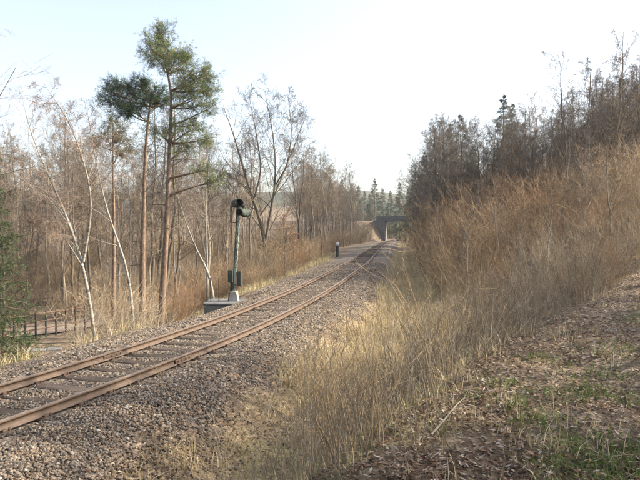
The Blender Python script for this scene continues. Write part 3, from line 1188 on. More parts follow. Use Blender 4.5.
# smaller pine with brownish crown behind the birches
b = spot(112, 30)
d = 30
tr = px_path([(113, 340), (113, 300), (114, 240), (114, 190), (113, 150), (114, 125)], d, b)
cl = [(px_x(a, d + dy) - b[0], d + dy - b[1], px_z(c, d + dy) - b[2], r) for (a, c, r, dy) in
      [(106, 138, .6, .2), (117, 132, .6, -.3), (100, 145, .4, .3), (124, 142, .6, .2), (113, 122, .45, 0), (130, 150, .35, .3), (118, 155, .35, -.3)]]
T, Cg, nd = pine(105, tr, .13, cl, [(.10, .095, .04), (.13, .115, .05), (.08, .085, .035), (.15, .12, .06)], dead=16, nb=9)
tree_kind('pine_tree', (T, Cg), M['bark_pine'], M['twig'], nd).place(b, 'smaller pine with thin olive brown crown between birch and dark pine')
# leaning dead birch and straight thin birch near the signal
b = spot(213, 26)
p1 = px_path([(216, 292), (209, 272), (200, 258), (190, 234), (183, 214), (176, 190)], 26, b)
tree_kind('birch_tree', bare_tree(106, 0, 0, nl=7, t0=.5, spread=.2, twigs=(4, 4, 2), stems=[(p1, .075)]), M['birch'], M['twig_birch']).place(
    b, 'thin white birch leaning left just beside the signal plinth')
b = spot(207, 32)
p1 = px_path([(208, 300), (207, 262), (206, 225), (207, 190), (206, 160), (209, 130)], 32, b)
tree_kind('birch_tree', bare_tree(107, 0, 0, nl=14, t0=.5, spread=.2, up=.02, twigs=(5, 5, 2), droop=.05, stems=[(p1, .085)]), M['birch'], M['twig_birch']).place(
    b, 'straight thin bright white birch left of the signal head')
# big spreading oak
b = spot(266, 44)
d = 44
m1 = px_path([(266, 282), (266, 255), (264, 232), (257, 210), (250, 190), (242, 163), (234, 134), (224, 108)], d, b, [0, 0, 0, 0, .4, .8, 1.2, 1.5])
m2 = px_path([(266, 240), (270, 215), (275, 190), (276, 160), (272, 126), (265, 92)], d, b, [0, 0, -.3, -.6, -.9, -1.2])
m3 = px_path([(275, 195), (285, 170), (296, 142), (308, 112)], d, b, [-.3, .3, .8, 1.2])
m4 = px_path([(254, 200), (262, 170), (257, 136), (249, 94)], d, b, [.2, .1, -.2, -.4])
m5 = px_path([(248, 188), (235, 178), (226, 176), (218, 172)], d, b, [.4, .2, 0, -.4])
m6 = px_path([(276, 185), (288, 165), (292, 132), (288, 94)], d, b, [-.3, -.8, -1, -1.5])
for mm, r in ((m2, 240), (m3, 195), (m4, 200), (m5, 188), (m6, 185)):
    mm[0] = (mm[0][0], mm[0][1], px_z(r, d) - b[2])
tree_kind('oak_tree', bare_tree(108, 0, 0, nl=16, t0=.2, spread=.34, ang=(25, 62), up=.04, twigs=(6, 5, 2), rt=.0085,
                                stems=[(m1, .19), (m2, .115), (m3, .07), (m4, .075), (m5, .05), (m6, .065)]), M['bark'], M['twig_grey']).place(
    b, 'large bare spreading oak standing alone against the sky behind the signal')
# young oak keeping its dead leaves
b = spot(284, 40)
tg, cg = bare_tree(109, 4.6, .05, nl=26, t0=.08, spread=.28, twigs=(6, 4, 0))
rg = np.random.default_rng(3)
l3 = cg[1][0]
pos = np.concatenate([l3[:, 2], l3[:, 3], l3[:, 1]])
k = rg.random(len(pos)) < .8
pos = pos[k]
kd = tree_kind('oak_sapling', (tg, cg), M['bark'], M['twig'])
kd.parts.append(('foliage', pieces('foliage', leaf_v, leaf_f, pos, rg.uniform(.07, .14, len(pos)), rotmats(len(pos), 1.0), pick([(.26, .15, .08), (.34, .21, .12), (.40, .27, .17)], len(pos)), M['leaf'])))
kd.place(b, 'young oak still holding pale brown dead leaves below the large bare oak')
kd.place(spot(294, 44), 'smaller brown leaved oak sapling on the edge of the wood behind its neighbour', 1.3, .8)

# dark spruce cut by the left edge of the view
b = spot(-13, 17)
green_cols = [(.018, .04, .016), (.03, .06, .02), (.05, .085, .028), (.07, .10, .035)]
T, Cg, nd = spruce(110, px_z(112, 17) - b[2], 1.9, green_cols, 28, 8, 8)
tree_kind('spruce_tree', (T, Cg), M['bark'], M['twig'], nd).place(b, 'dark green spruce cut off by the left edge of the picture')
# birch outside the frame whose twigs hang in at the top corner
b = spot(-112, 13.5)
tree_kind('birch_tree', bare_tree(111, 12.0, .13, nl=22, t0=.35, spread=.28, up=.02, twigs=(7, 6, 3), droop=.10, rt=.0036), M['birch'], M['twig_birch']).place(
    b, 'birch whose drooping twigs hang into the upper left corner', 2.0)

# ------------------------------------------------------------------ kinds used for the woods
slim = [tree_kind('bare_tree', bare_tree(200 + k, 12 + k % 3, .10 + .02 * (k % 3), nl=20, t0=.28 + .06 * (k % 2), spread=.20 + .03 * (k % 3), ang=(28, 58), up=.06,
                                         twigs=(7, 5, 2), rt=.0085), M['bark_pale' if k % 3 == 1 else 'bark'], M['twig' if k % 2 else 'twig_grey']) for k in range(6)]
birches = [tree_kind('birch_tree', bare_tree(220 + k, 12, .085, nl=18, t0=.35, spread=.19, ang=(25, 50), up=.02, twigs=(6, 5, 2), droop=.07, rt=.006), M['birch'], M['twig_birch']) for k in range(2)]
dark_cols = [(.022, .042, .024), (.034, .06, .034), (.05, .078, .044), (.065, .085, .05)]
T, Cg, nd = spruce(230, 15, 4.2, dark_cols, 25, 8, 8, .05, .28, .07, .017)
spruces = [tree_kind('spruce_tree', (T, Cg), M['bark'], M['twig'], nd)] * 2
broad = [tree_kind('bare_tree', bare_tree(280 + k, 10, .14, nl=28, t0=.14, spread=.36, ang=(35, 65), up=.05, twigs=(7, 6, 2), rt=.008, limb_pow=.8), M['bark'], M['twig_grey']) for k in range(2)]
tans = [shrub_kind('bare_shrub', shrub(240 + k, 3.4, 30, .5, .40, (6, 5), .014, .0045), M[['twig_tan', 'twig_red', 'twig_grey_tan'][k % 3]]) for k in range(6)]
bigs = [shrub_kind('bare_shrub', shrub(270 + k, 4.2, 56, .9, .95, (7, 5), .013, .0065), M[['twig_red', 'twig_tan'][k]]) for k in range(2)]
wides = [shrub_kind('bare_shrub', shrub(260 + k, 2.5, 46, 1.4, .45, (6, 4), .011, .006), M[['twig_tan', 'twig', 'twig_grey_tan'][k]]) for k in range(3)]
smalls = [shrub_kind('bare_shrub', shrub(250 + k, 1.7, 16, .22, .40, (5, 4), .007, .0026), M[['twig_grey_tan', 'twig_tan'][k % 2]]) for k in range(4)]

rp = np.random.default_rng(77)


def zone_label(noun, x, y, side):
    px = CX + F_PX * x / y
    if side == 'left':
        z = ('behind the dark edge spruce' if px < 45 else 'behind the forked birch' if px < 120 else 'behind the tall pines' if px < 185 else 'behind the signal' if px < 245 else
             'around the large bare oak' if px < 300 else 'right of the large bare oak')
        dp = 'at the front of the left wood' if y < 33 else 'deep in the left wood' if y > 48 else 'in the middle of the left wood'
    elif side == 'right':
        z = ('left of the tall spruce' if px < 500 else 'right of the tall spruce' if px < 570 else 'around the white stemmed birch' if px < 650 else 'past the right edge')
        dp = 'at the front of the hillside wood' if y < 42 else 'deep in the hillside wood' if y > 54 else 'halfway into the hillside wood'
    elif side == 'thicket':
        z = ('beside the dry grass' if px < 440 else 'below the tall spruce' if px < 530 else 'below the hillside birches' if px < 600 else 'near the right edge')
        dp = 'in the thicket next to the path' if y < 19 else 'high up in the thicket' if y > 38 else 'in the middle of the thicket'
    else:
        z = ('behind the dark edge spruce' if px < 45 else 'below the forked birch' if px < 120 else 'below the tall pines' if px < 185 else 'behind the signal' if px < 245 else
             'below the large bare oak' if px < 300 else 'near the white topped post')
        dp = 'in the near undergrowth' if y < 38 else 'in the far undergrowth' if y > 62 else 'in the undergrowth'
    return '%s %s %s' % (noun, dp, z)


def scatter_trees(cands, kinds, labels, group, smin, smax, mind=1.6, tries=None):
    done = []
    for (x, y) in cands:
        if any((x - a) ** 2 + (y - c) ** 2 < mind ** 2 for a, c in done):
            continue
        done.append((x, y))
        k = rp.integers(len(kinds))
        kinds[k].place((x, y, H(x, y) - .1), labels(k, x, y) if callable(labels) else labels[k] if isinstance(labels, list) else labels, rp.random() * 6.28, rp.uniform(smin, smax), group,
                       (rp.normal(0, .03), rp.normal(0, .03)))
    return done


# wood left of the line
def light_wood(name, spots, label, mat, smin, smax, base_h=13.0):
    protos = []
    for k in range(5):
        T, Cg = bare_tree(500 + k, base_h, .11, nl=12, t0=.25, spread=.23, ang=(28, 58), twigs=(4, 3, 0), rt=.015)
        gr_ = [(T[0][0][:, ::3], T[0][1][:, ::3], 5), (T[1][0][:, ::2], T[1][1][:, ::2], 3), (Cg[0][0][:, ::2], Cg[0][1][:, ::2], 3), (Cg[1][0][:, ::3], Cg[1][1][:, ::3], 3)]
        protos.append(tubes(gr_))
    VV, QQ, nb0 = [], [], 0
    for (x, y) in spots:
        v, q = protos[rp.integers(5)]
        a, sc_ = rp.random() * 6.28, rp.uniform(smin, smax)
        R_ = np.array([[math.cos(a), -math.sin(a), 0], [math.sin(a), math.cos(a), 0], [0, 0, 1]])
        VV.append(v @ R_.T * sc_ + np.array([x, y, H(x, y) - .1]))
        QQ.append(q + nb0)
        nb0 += len(v)
    o = link(name, np_mesh(name, np.concatenate(VV), np.concatenate(QQ), None, mat, False))
    return tag(o, label, 'wood', kind='stuff')


def thin(cands, mind, near=()):
    done = list(near)
    out = []
    for (x, y) in cands:
        if any((x - a) ** 2 + (y - c) ** 2 < mind ** 2 for a, c in done):
            continue
        done.append((x, y))
        out.append((x, y))
    return out


lab_slim = 'bare slender tree crowded in the brown wood left of the track'
lab_birch = 'thin pale birch crowded in the brown wood left of the track'
c = []
for _ in range(2200):
    px, d = rp.uniform(-60, 326), 24 * (125 / 24) ** rp.random()
    x = px_x(px, d)
    if off(x, d) < -7 - .05 * d and not (d < 34 and 190 < px < 330) and not (d < 42 and px > 262) and not (d < 31 and px < 178):
        c.append((x, d))
c = thin(c, 1.7)
nearc, farc = [p for p in c if p[1] < 62][:112], [p for p in c if p[1] >= 62]
scatter_trees(nearc, slim + birches, lambda k, x, y: zone_label(['grey barked bare tree', 'pale barked bare tree', 'brown barked bare tree'][k % 3] if k < 6 else 'thin white birch', x, y, 'left'), 'trees of the wood left of the track', .50, .95, .5)
light_wood('distant_wood', farc[:60], 'far brown trees closing the wood left of the track', M['twig'], .65, 1.1)
print('left wood', len(nearc), len(farc))
# wood on the hillside right of the line
lab_slim = 'bare dark tree in the shaded wood on the right-hand hillside'
lab_birch = 'pale thin birch in the shaded wood on the right-hand hillside'
c = []
for _ in range(4000):
    px, d = rp.uniform(412, 690), 31 * (130 / 31) ** rp.random()
    x = px_x(px, d)
    if 12.5 < off(x, d) < 75:
        c.append((x, d))
c = thin(c, 1.75)
nearc, farc = [p for p in c if p[1] < 66][:128], [p for p in c if p[1] >= 64]
scatter_trees(nearc, slim[:4] + broad + birches[:1], lambda k, x, y: zone_label(['grey barked bare tree', 'pale barked bare tree', 'brown barked bare tree'][k % 3] if k < 6 else 'thin white birch', x, y, 'right'), 'trees of the wood on the right-hand hillside', .62, .86, .5)
light_wood('hillside_wood', farc[:50], 'far bare trees closing the wood on the right-hand hillside', M['twig_grey'], .7, 1.0)
print('right wood', len(nearc), len(farc))
# trees of the same hillside outside the frame that throw their shade over the foreground
c = [(15.5, 4.5), (12.5, 2.0), (21, 6.2), (24, 11.5), (16.4, 13.4)]
for (x, y, sc_, lab) in [(11.0, 4.6, .6, 'small spruce beside the path outside the right edge')]:
    spruces[1].place((x, y, H(x, y)), lab, x, sc_)
for (x, y, lab) in [(14.6, 11.4, 'broad bare tree outside the right edge level with the far end of the path'), (11.8, 8.6, 'broad bare tree close outside the right edge beside the path'), (18.5, 10.2, 'broad bare tree higher up outside the right edge')]:
    broad[0].place((x, y, H(x, y)), lab, x, 1.05)
scatter_trees(c, slim, 'bare tree standing on the hillside beyond the right edge', 'trees beyond the right edge of the view', .95, 1.2, 1.2)
# far wood either side of and behind the bridge
c = []
for _ in range(1500):
    y = rp.uniform(92, 235)
    x = px_x(rp.uniform(318, 470), y)
    u = off(x, y)
    if abs(u) > (6.5 if y < 150 else 0) and not (125 < y < 155 and abs(u) < 9):
        c.append((x, y))
c = thin(c, 2.6)
c2 = []
for _ in range(900):
    px, d = rp.uniform(300, 396), 66 * (150 / 66) ** rp.random()
    x = px_x(px, d)
    u = off(x, d)
    if u < -6 and not (129 < d < 143 and u > -8):
        c2.append((x, d))
scatter_trees(thin(c2, 2.2)[:52], slim + broad, 'bare grey tree in the shaded wood left of the far bridge', 'trees of the wood left of the far bridge', .85, 1.15, .5)
print('far wood', len(c))
light_wood('bridge_wood', [p for p in c if p[1] > 140 or p[0] > track_x(p[1])][:40], 'hazy grey wood around and behind the far bridge', M['twig_grey'], .75, 1.05)
for px, top, d, lab in [(341, 178, 150, 'dark spruce rising over the far wood, leftmost on the skyline'), (375, 177, 172, 'pointed dark spruce in the middle of the far skyline'),
                        (400, 181, 165, 'dark spruce above the left end of the bridge'), (351, 184, 158, 'shorter spruce right beside the leftmost skyline spruce')]:
    x, y, z = spot(px, d)
    spruces[0].place((x, y, z), lab, rp.random() * 6, (px_z(top, d) - z) / 15.0)
for k, (px, top, d) in enumerate([(333, 190, 190), (346, 188, 200), (358, 184, 185), (365, 190, 210), (383, 187, 195), (390, 190, 180), (408, 186, 190), (414, 182, 205), (327, 194, 180), (370, 193, 178)]):
    x, y, z = spot(px, d)
    spruces[0].place((x, y, z), 'hazy spruce in the wooded ridge behind the bridge', k * 1.3, (px_z(top, d) - z) / 15.0, 'spruces on the wooded ridge behind the bridge')
for px, top, d, lab in [(510, 102, 66, 'second dark spruce close behind the tall one above the right-hand wood'), (503, 92, 62, 'tall dark spruce sticking out above the right-hand wood'), (462, 112, 75, 'dark spruce behind the pale bare tree on the right'),
                        (424, 150, 88, 'dark spruce at the lower end of the right-hand wood'), (437, 132, 84, 'spruce second from the lower end of the right-hand wood'),
                        (449, 122, 92, 'slim spruce half hidden by the pale bare tree'), (415, 172, 105, 'small dark spruce closest above the bridge on the right')]:
    x, y, z = spot(px, d)
    spruces[1].place((x, y, z), lab, rp.random() * 6, (px_z(top, d) - z) / 15.0)
for k, (d, u, sc_) in enumerate([(92, 9.5, .75), (104, 11, .8), (114, 9, .7), (122, 13, .95), (130, 10.5, .85), (110, 17, .95), (146, 9, .9), (98, 15, .85)]):
    x = float(track_x(d)) + u / float(track_cos(d))
    spruces[k % 2].place((x, d, H(x, d)), 'dark spruce in the shady cutting on the right before the bridge', k * .9, sc_, 'spruces shading the cutting before the bridge')
for px, top, d, kd, lab in [(437, 117, 62, broad[0], 'broad pale fine twigged tree standing in front of the spruces on the right'),
                            (618, 100, 38, birches[1], 'white stemmed birch in front of the dark wood near the right edge'),
                            (452, 128, 60, slim[1], 'grey bare tree beside the pale tree on the right slope'),
                            (310, 150, 56, slim[3], 'slim bare tree just right of the large oak'), (421, 152, 74, slim[2], 'bare tree at the lower end of the right-hand wood'), (430, 126, 70, slim[4], 'bare tree left of the pale tree on the right slope'), (455, 122, 70, broad[1], 'broad grey tree behind the pale tree on the right slope'), (428, 140, 74, broad[1], 'broad bare tree second from the bridge on the right slope'), (446, 116, 72, broad[0], 'broad bare tree at the crest of the clump right of the bridge'), (463, 120, 60, broad[1], 'broad bare tree right of the pale tree on the slope'), (441, 134, 57, broad[1], 'low broad bare tree in front of the pale tree'), (432, 128, 84, broad[0], 'broad bare tree hidden behind the clump right of the bridge'), (474, 128, 56, broad[1], 'low broad tree between the pale tree and the tall spruce'), (492, 122, 58, broad[0], 'broad bare tree in front of the tall spruce'),
                            (419, 160, 78, broad[0], 'broad bare tree closest to the bridge on the right slope'), (480, 118, 66, broad[0], 'broad bare tree left of the tall spruce'), (446, 118, 64, slim[0], 'bare tree right behind the pale tree on the right slope'), (468, 126, 62, slim[3], 'bare tree between the pale tree and the tall spruce'), (480, 130, 58, slim[5], 'slim bare tree crowding the left side of the tall spruce'), (516, 104, 56, slim[2], 'bare tree just right of the tall spruce'),
                            (322, 172, 62, slim[5], 'thin bare tree between the large oak and the far wood'),
                            (297, 140, 58, slim[2], 'bare tree touching the right side of the large oak'), (166, 70, 37, slim[0], 'bare tree behind the tallest pine'),
                            (65, 150, 33, slim[4], 'bare tree behind the forked birch')]:
    x, y, z = spot(px, d)
    hh = kd.parts[0][1]
    top_z = max(v.co.z for v in hh.vertices)
    kd.place((x, y, z), lab, rp.random() * 6, (px_z(top, d) - z) / top_z)

# ------------------------------------------------------------------ shrubs
lab = 'tan bare shrub in the dense thicket on the right-hand slope'
c = []
for _ in range(1600):
    px, d = rp.uniform(392, 690), 12 * (85 / 12) ** rp.random()
    x = px_x(px, d)
    u = off(x, d)
    if u > 5.2 + .008 * d and px > 412 and u < 17 + .1 * d and (x < edge_x(d) - .2 or d > 13.5):
        c.append((x, d))
th = scatter_trees(thin(c, 1.5)[:118], tans, lambda k, x, y: zone_label(['tan bare shrub', 'reddish bare shrub', 'greyish bare shrub'][k % 3], x, y, 'thicket'), 'shrubs of the thicket on the right-hand slope', .30, .72, .5)
c = []
for _ in range(300):
    px, d = rp.uniform(575, 720), rp.uniform(12.6, 24)
    x = px_x(px, d)
    if x < edge_x(d) + .2 or d > 13.2 + .012 * (px - 575):
        c.append((x, d))
scatter_trees(thin(c, 1.25)[:22], tans, lambda k, x, y: '%s bare shrub closing the top of the leafy path %s' % (['tan', 'reddish', 'greyish'][k % 3], 'in the front row' if y < 17 else 'in the back row'), 'shrubs at the top of the leafy path', .32, .62, .5)
for k, (px, d, hh) in enumerate([(545, 16, 3.4), (468, 21, 3.2), (500, 24, 4.2), (585, 20, 4.0), (520, 18, 2.6), (440, 27, 4.0), (610, 17, 3.6), (565, 26, 4.6), (425, 34, 4.5), (482, 30, 4.6)]):
    slim[[1, 4][k % 2]].place(spot(px, d), 'small pale bare tree rising out of the thicket ' + ['above the path', 'behind the golden grass', 'below the tall spruce', 'left of the right-edge sapling, taller', 'shortest, in the middle of the slope', 'at the left end by the line', 'closest to the right edge', 'high up under the hillside wood', 'farthest off, near the bridge', 'halfway up below the broad trees'][k], k * 1.7, hh / 12.5, 'saplings in the thicket')
# sunlit shrubs along the left edge of the line
c = []
for _ in range(500):
    d = 27 * (75 / 27) ** rp.random()
    u = -rp.uniform(4.4, 8.5)
    x = float(track_x(d)) + u / float(track_cos(d))
    if not (d < 31 and 185 < CX + F_PX * x / d < 262) and not (50 < d < 62 and u > -5.5):
        c.append((x, d))
scatter_trees(thin(c, 1.5)[:40], tans[:2] + tans[3:5], lambda k, x, y: '%s bare shrub at the sunny edge of the wood %s' % (['tan', 'reddish', 'tan', 'reddish'][k], 'behind the signal' if y < 36 else 'below the large oak' if y < 48 else 'before the short post' if y < 58 else 'beyond the short post'), 'shrubs at the sunny edge of the wood', .4, .85, .5)
lab = 'brown bare shrub in the undergrowth left of the track'
c = []
for _ in range(900):
    px, d = rp.uniform(-30, 350), 20 * (72 / 20) ** rp.random()
    x = px_x(px, d)
    u = off(x, d)
    if -30 - .2 * d < u < -4.6 - .01 * d and not (d < 31 and 185 < px < 262) and not (px < 110 and d < 31):
        c.append((x, d))
ul = scatter_trees(thin(c, 2.3)[:86], wides, lambda k, x, y: zone_label(['tan bare shrub', 'brown bare shrub', 'greyish bare shrub'][k % 3], x, y, 'under'), 'shrubs of the undergrowth left of the track', .5, 1.25, .5)
for k, (px, d, sc_, where) in enumerate([(450, 29, .85, 'at the foot of the thicket beside the dry grass'), (466, 24, .75, 'closest behind the golden grass'), (476, 31, 1.0, 'bulging up in the middle of the thicket'),
                                         (437, 38, .9, 'at the left end of the thicket'), (456, 41, 1.1, 'below the pale tree on the slope'), (500, 27, .85, 'below the tall spruce'), (515, 34, 1.1, 'high in the thicket under the wood'),
                                         (430, 50, .95, 'farthest along the line on its right'), (545, 29, .9, 'in the middle of the right-hand thicket'), (594, 25, .8, 'near the right edge above the path'), (482, 45, 1.2, 'directly under the hillside spruces'),
                                         (445, 56, 1.1, 'just right of the far bridge'), (565, 37, 1.05, 'at the upper border of the thicket'), (634, 22, .75, 'cut by the right edge above the path'), (618, 31, .95, 'under the white stemmed birch'), (650, 27, .9, 'just past the right edge')]):
    x = px_x(px, d)
    bigs[k % 2].place((x, d, H(x, d)), 'large rounded tan shrub ' + where, k * 1.1, sc_)
c = []
for _ in range(2600):
    px, d = rp.uniform(-30, 400), 42 * (190 / 42) ** rp.random()
    x = px_x(px, d)
    u = off(x, d)
    if -60 < u < -4.2 - .008 * d and not (128 < d < 141 and u > -6):
        c.append((x, d))
light_brush('undergrowth', thin(c, 1.9)[:140], 'brown bushes filling the floor of the wood left of the track', M['twig'], .6, 1.5)
c = []
for _ in range(2600):
    px, d = rp.uniform(385, 660), 34 * (160 / 34) ** rp.random()
    x = px_x(px, d)
    u = off(x, d)
    if 4.6 + .01 * d < u < 60 and not (128 < d < 141 and u < 8):
        c.append((x, d))
c2 = [(float(track_x(d_)) - u_, d_) for d_, u_ in ((130, 5.2), (132, 7.5), (128, 9.5), (133, 11), (126, 6.5), (131, 13.5), (134, 9), (127, 12), (133, 5.6), (129, 16), (122, 8), (124, 10.5), (134.5, 14), (120, 6))]
for _ in range(1500):
    d = 58 * (150 / 58) ** rp.random()
    u = -rp.uniform(4.4, 26) if rp.random() < .8 else rp.uniform(5, 14)
    x = float(track_x(d)) + u / float(track_cos(d))
    if not (50 < d < 62 and u > -5.5) and not (134 < d < 143 and u > -8):
        c2.append((x, d))
for k, (d_, u_, sc_) in enumerate([(128, 6.0, 1.3), (131, 8.6, 1.5), (126, 9.4, 1.4), (132, 12, 1.7), (121, 7.4, 1.3), (133.5, 6.4, 1.2), (124, 12.5, 1.6), (116, 6.6, 1.2), (129, 15.5, 1.7), (110, 7.6, 1.3), (133, 10.2, 1.5), (103, 6.6, 1.1), (95, 7.2, 1.2)]):
    x = float(track_x(d_)) - u_
    wides[1].place((x, d_, H(x, d_)), 'dull brown shrub %s' % ('on the bank left of the far bridge' if d_ > 120 else 'along the line between the short post and the bridge'), k * 1.9, sc_, 'shrubs left of the line before the bridge')
for k, (d_, u_, sc_) in enumerate([(127, 5.6, .42), (131, 7.4, .5), (123, 8.0, .5), (130, 10.5, .6), (119, 6.4, .42), (133, 13, .65)]):
    x = float(track_x(d_)) - u_
    broad[1].place((x, d_, H(x, d_)), 'low bushy tree on the bank just left of the far bridge', k * 1.3, sc_, 'low trees on the bank left of the far bridge')
light_brush('bridge_undergrowth', thin(c2, 1.8)[:70], 'dull bushes along the line and on the bank by the far bridge', M['twig'], .7, 1.5)
light_brush('hillside_undergrowth', thin(c, 2.4)[:60], 'grey brown bushes filling the floor of the wood on the hillside', M['twig_grey_tan'], .6, 1.5)
lab = 'thin bare shrub on the bank between the ditch and the leafy path'
c = []
for _ in range(500):
    y = 4.0 * (14 / 4.0) ** rp.random()
    xe_ = float(edge_x(y))
    x = xe_ - rp.random() ** .7 * 2.6 - .1
    if off(x, y) > 5.0:
        c.append((x, y))
nb_ = scatter_trees(c, smalls, lambda k, x, y: '%s thin bare shrub %s' % (['greyish', 'tan'][k % 2], (lambda p: 'in front of the golden grass' if p < 390 else 'among the stalks in the lower middle' if p < 440 else 'by the fallen branch at the path' if p < 500 else 'beside the upper part of the leafy path')(CX + F_PX * x / y)), 'thin shrubs along the bank beside the path', .55, 1.0, 1.0)
print('bank shrubs', len(nb_))


# ------------------------------------------------------------------ grass and weed stalks
def blades(n, pos_fn, hmin, hmax, w, cols, lean, P=4):
    """curved grass blades as flat tapering strips"""
    x, y, hs = pos_fn(n)
    n = len(x)
    z = height(x, y, True) - .02
    rgb = pick(cols, n, .16)
    Hh = rng.uniform(hmin, hmax, n) * hs
    az = rng.random(n) * 2 * np.pi
    ln_ = np.abs(rng.normal(0, lean, n))
    t = np.linspace(0, 1, P)
    cx = np.cos(az)[:, None] * ln_[:, None] * (t ** 2)[None] * Hh[:, None]
    cyy = np.sin(az)[:, None] * ln_[:, None] * (t ** 2)[None] * Hh[:, None]
    cz = Hh[:, None] * (t - .32 * np.minimum(ln_, 1.4)[:, None] * t ** 2.4)
    a2 = rng.random(n) * 2 * np.pi
    ww = w * (1 + .02 * y)[:, None] * (1 - t ** 1.5 * .9)[None]
    sx, sy = np.cos(a2)[:, None] * ww, np.sin(a2)[:, None] * ww
    cen = np.stack([x[:, None] + cx, y[:, None] + cyy, z[:, None] + cz], -1)
    off_ = np.stack([sx, sy, np.zeros_like(sx)], -1)
    V = np.stack([cen - off_, cen + off_], 2).reshape(-1, 3)
    b0 = np.arange(n)[:, None] * (P * 2) + np.arange(P - 1)[None] * 2
    q = np.stack([b0, b0 + 1, b0 + 3, b0 + 2], -1).reshape(-1, 4)
    return V, q, np.repeat(rgb, P * 2, 0)


def grass_obj(name, V, q, c, label):
    o = link(name, np_mesh(name, V, q, None, M['grassb'], False, c))
    return tag(o, label, 'grass', kind='stuff')


def clumped(x, y, k, r):
    n = len(x)
    return np.repeat(x, k) + rng.normal(0, r, n * k), np.repeat(y, k) + rng.normal(0, r, n * k)


def dry_pos(n):
    y = 6.0 * (62 / 6.0) ** rng.random(n)
    u = 2.5 + 4.2 * rng.random(n) ** 1.15
    u = np.where(y > 26, 2.5 + (u - 2.5) * .6, u)
    x = track_x(y) + u / track_cos(y)
    dn = sstep(.28, .50, fbm(x * .6 + 70, y * .6, 3)) * sstep(2.3, 3.3, u + (fbm(x * .8, y * .8, 2) - .5) * 1.4) * (.12 + .88 * sstep(9, 13, y))
    k = (rng.random(n) < dn) & (x < edge_x(y) - .15) & in_view(x, y, y * 0 - .5)
    x, y = clumped(x[k], y[k], 13, .10)
    return x, y, np.where(y < 10, .5, 1.0)


straw = [(.48, .40, .24), (.58, .49, .32), (.42, .33, .19), (.36, .29, .17), (.62, .54, .38), (.33, .25, .14)]
V, q, c_ = blades(4700, dry_pos, .26, .78, .0065, straw, .75, 3)
grass_obj('dry_grass', V, q, c_, 'tall straw coloured dry grass in the ditch beside the ballast')
print('dry blades', len(q) // 3)


def short_pos(n):
    y = 2.6 * (30 / 2.6) ** rng.random(n)
    x = rng.uniform(-.62, .66, n) * y
    u = off(x, y)
    dn = .35 * np.where(x > edge_x(y), .3, 1) * sstep(2.4, 3.6, u) * sstep(.42, .62, fbm(x * .9 + 50, y * .9, 3)) + .02 * (np.abs(u) > 1.9)
    k = (rng.random(n) < dn) & (np.abs(u) > 1.9)
    x, y = clumped(x[k], y[k], 9, .05)
    return x, y, np.ones(len(x))


V, q, c_ = blades(12000, short_pos, .06, .26, .0028, straw[:4] + [(.16, .17, .06), (.22, .21, .09)], .9, 3)
grass_obj('short_dry_grass', V, q, c_, 'short withered grass between leaves on bank and ditch')


PATCH = [(583, 470, .16), (612, 448, .12), (562, 398, .16), (540, 424, .12), (604, 374, .22), (628, 352, .25), (504, 386, .12), (520, 410, .10), (590, 392, .12), (570, 440, .10), (636, 400, .18), (482, 402, .08), (545, 360, .14)]


def green_pos(n):
    y = 2.6 * (15 / 2.6) ** rng.random(n)
    x = rng.uniform(-.2, .66, n) * y
    xe_ = x - edge_x(y)
    e = (fbm(x * .9, y * .9, 3) - .5) * 1.3
    g = sstep(.52, .64, fbm(x * .8 + 9, y * .8, 3)) * sstep(.3, 1.6, xe_)
    g = np.maximum(g, .5 * sstep(2.6, 4.2, xe_ + e) * sstep(.42, .55, fbm(x * 1.1, y * 1.1, 3)))
    k = (rng.random(n) < g * .42 + .004 * (off(x, y) > 3))
    x, y = clumped(x[k], y[k], 16, .055)
    for a, b2, r in PATCH:
        d = 5.0
        for _ in range(12):
            d = (CAM_H - H(px_x(a, d), d)) * F_PX / (b2 - YH)
        m_ = int(1500 * r)
        x = np.concatenate([x, px_x(a, d) + rng.normal(0, r, m_) * 1.2])
        y = np.concatenate([y, d + rng.normal(0, r, m_) * .8])
    return x, y, np.ones(len(x))


V, q, c_ = blades(6000, green_pos, .04, .13, .0032, [(.06, .105, .02), (.09, .15, .03), (.13, .19, .045), (.18, .22, .07), (.05, .08, .02)], .8, 3)
grass_obj('green_grass', V, q, c_, 'green grass tufts among the leaves at the lower right')


def left_pos(n):
    y = 9 * (70 / 9) ** rng.random(n)
    u = -rng.uniform(2.6, 7.5, n)
    x = track_x(y) + u / track_cos(y)
    dn = sstep(.36, .58, fbm(x * .5 + 10, y * .5, 3)) * sstep(2.5, 3.6, -u)
    k = (rng.random(n) < dn) & in_view(x, y, y * 0 - .6)
    x, y = clumped(x[k], y[k], 10, .09)
    return x, y, np.ones(len(x))


V, q, c_ = blades(3300, left_pos, .15, .55, .0045, straw + [(.30, .27, .11), (.22, .24, .09)], .7, 3)
grass_obj('embankment_grass', V, q, c_, 'withered grass on the embankment left of the track')

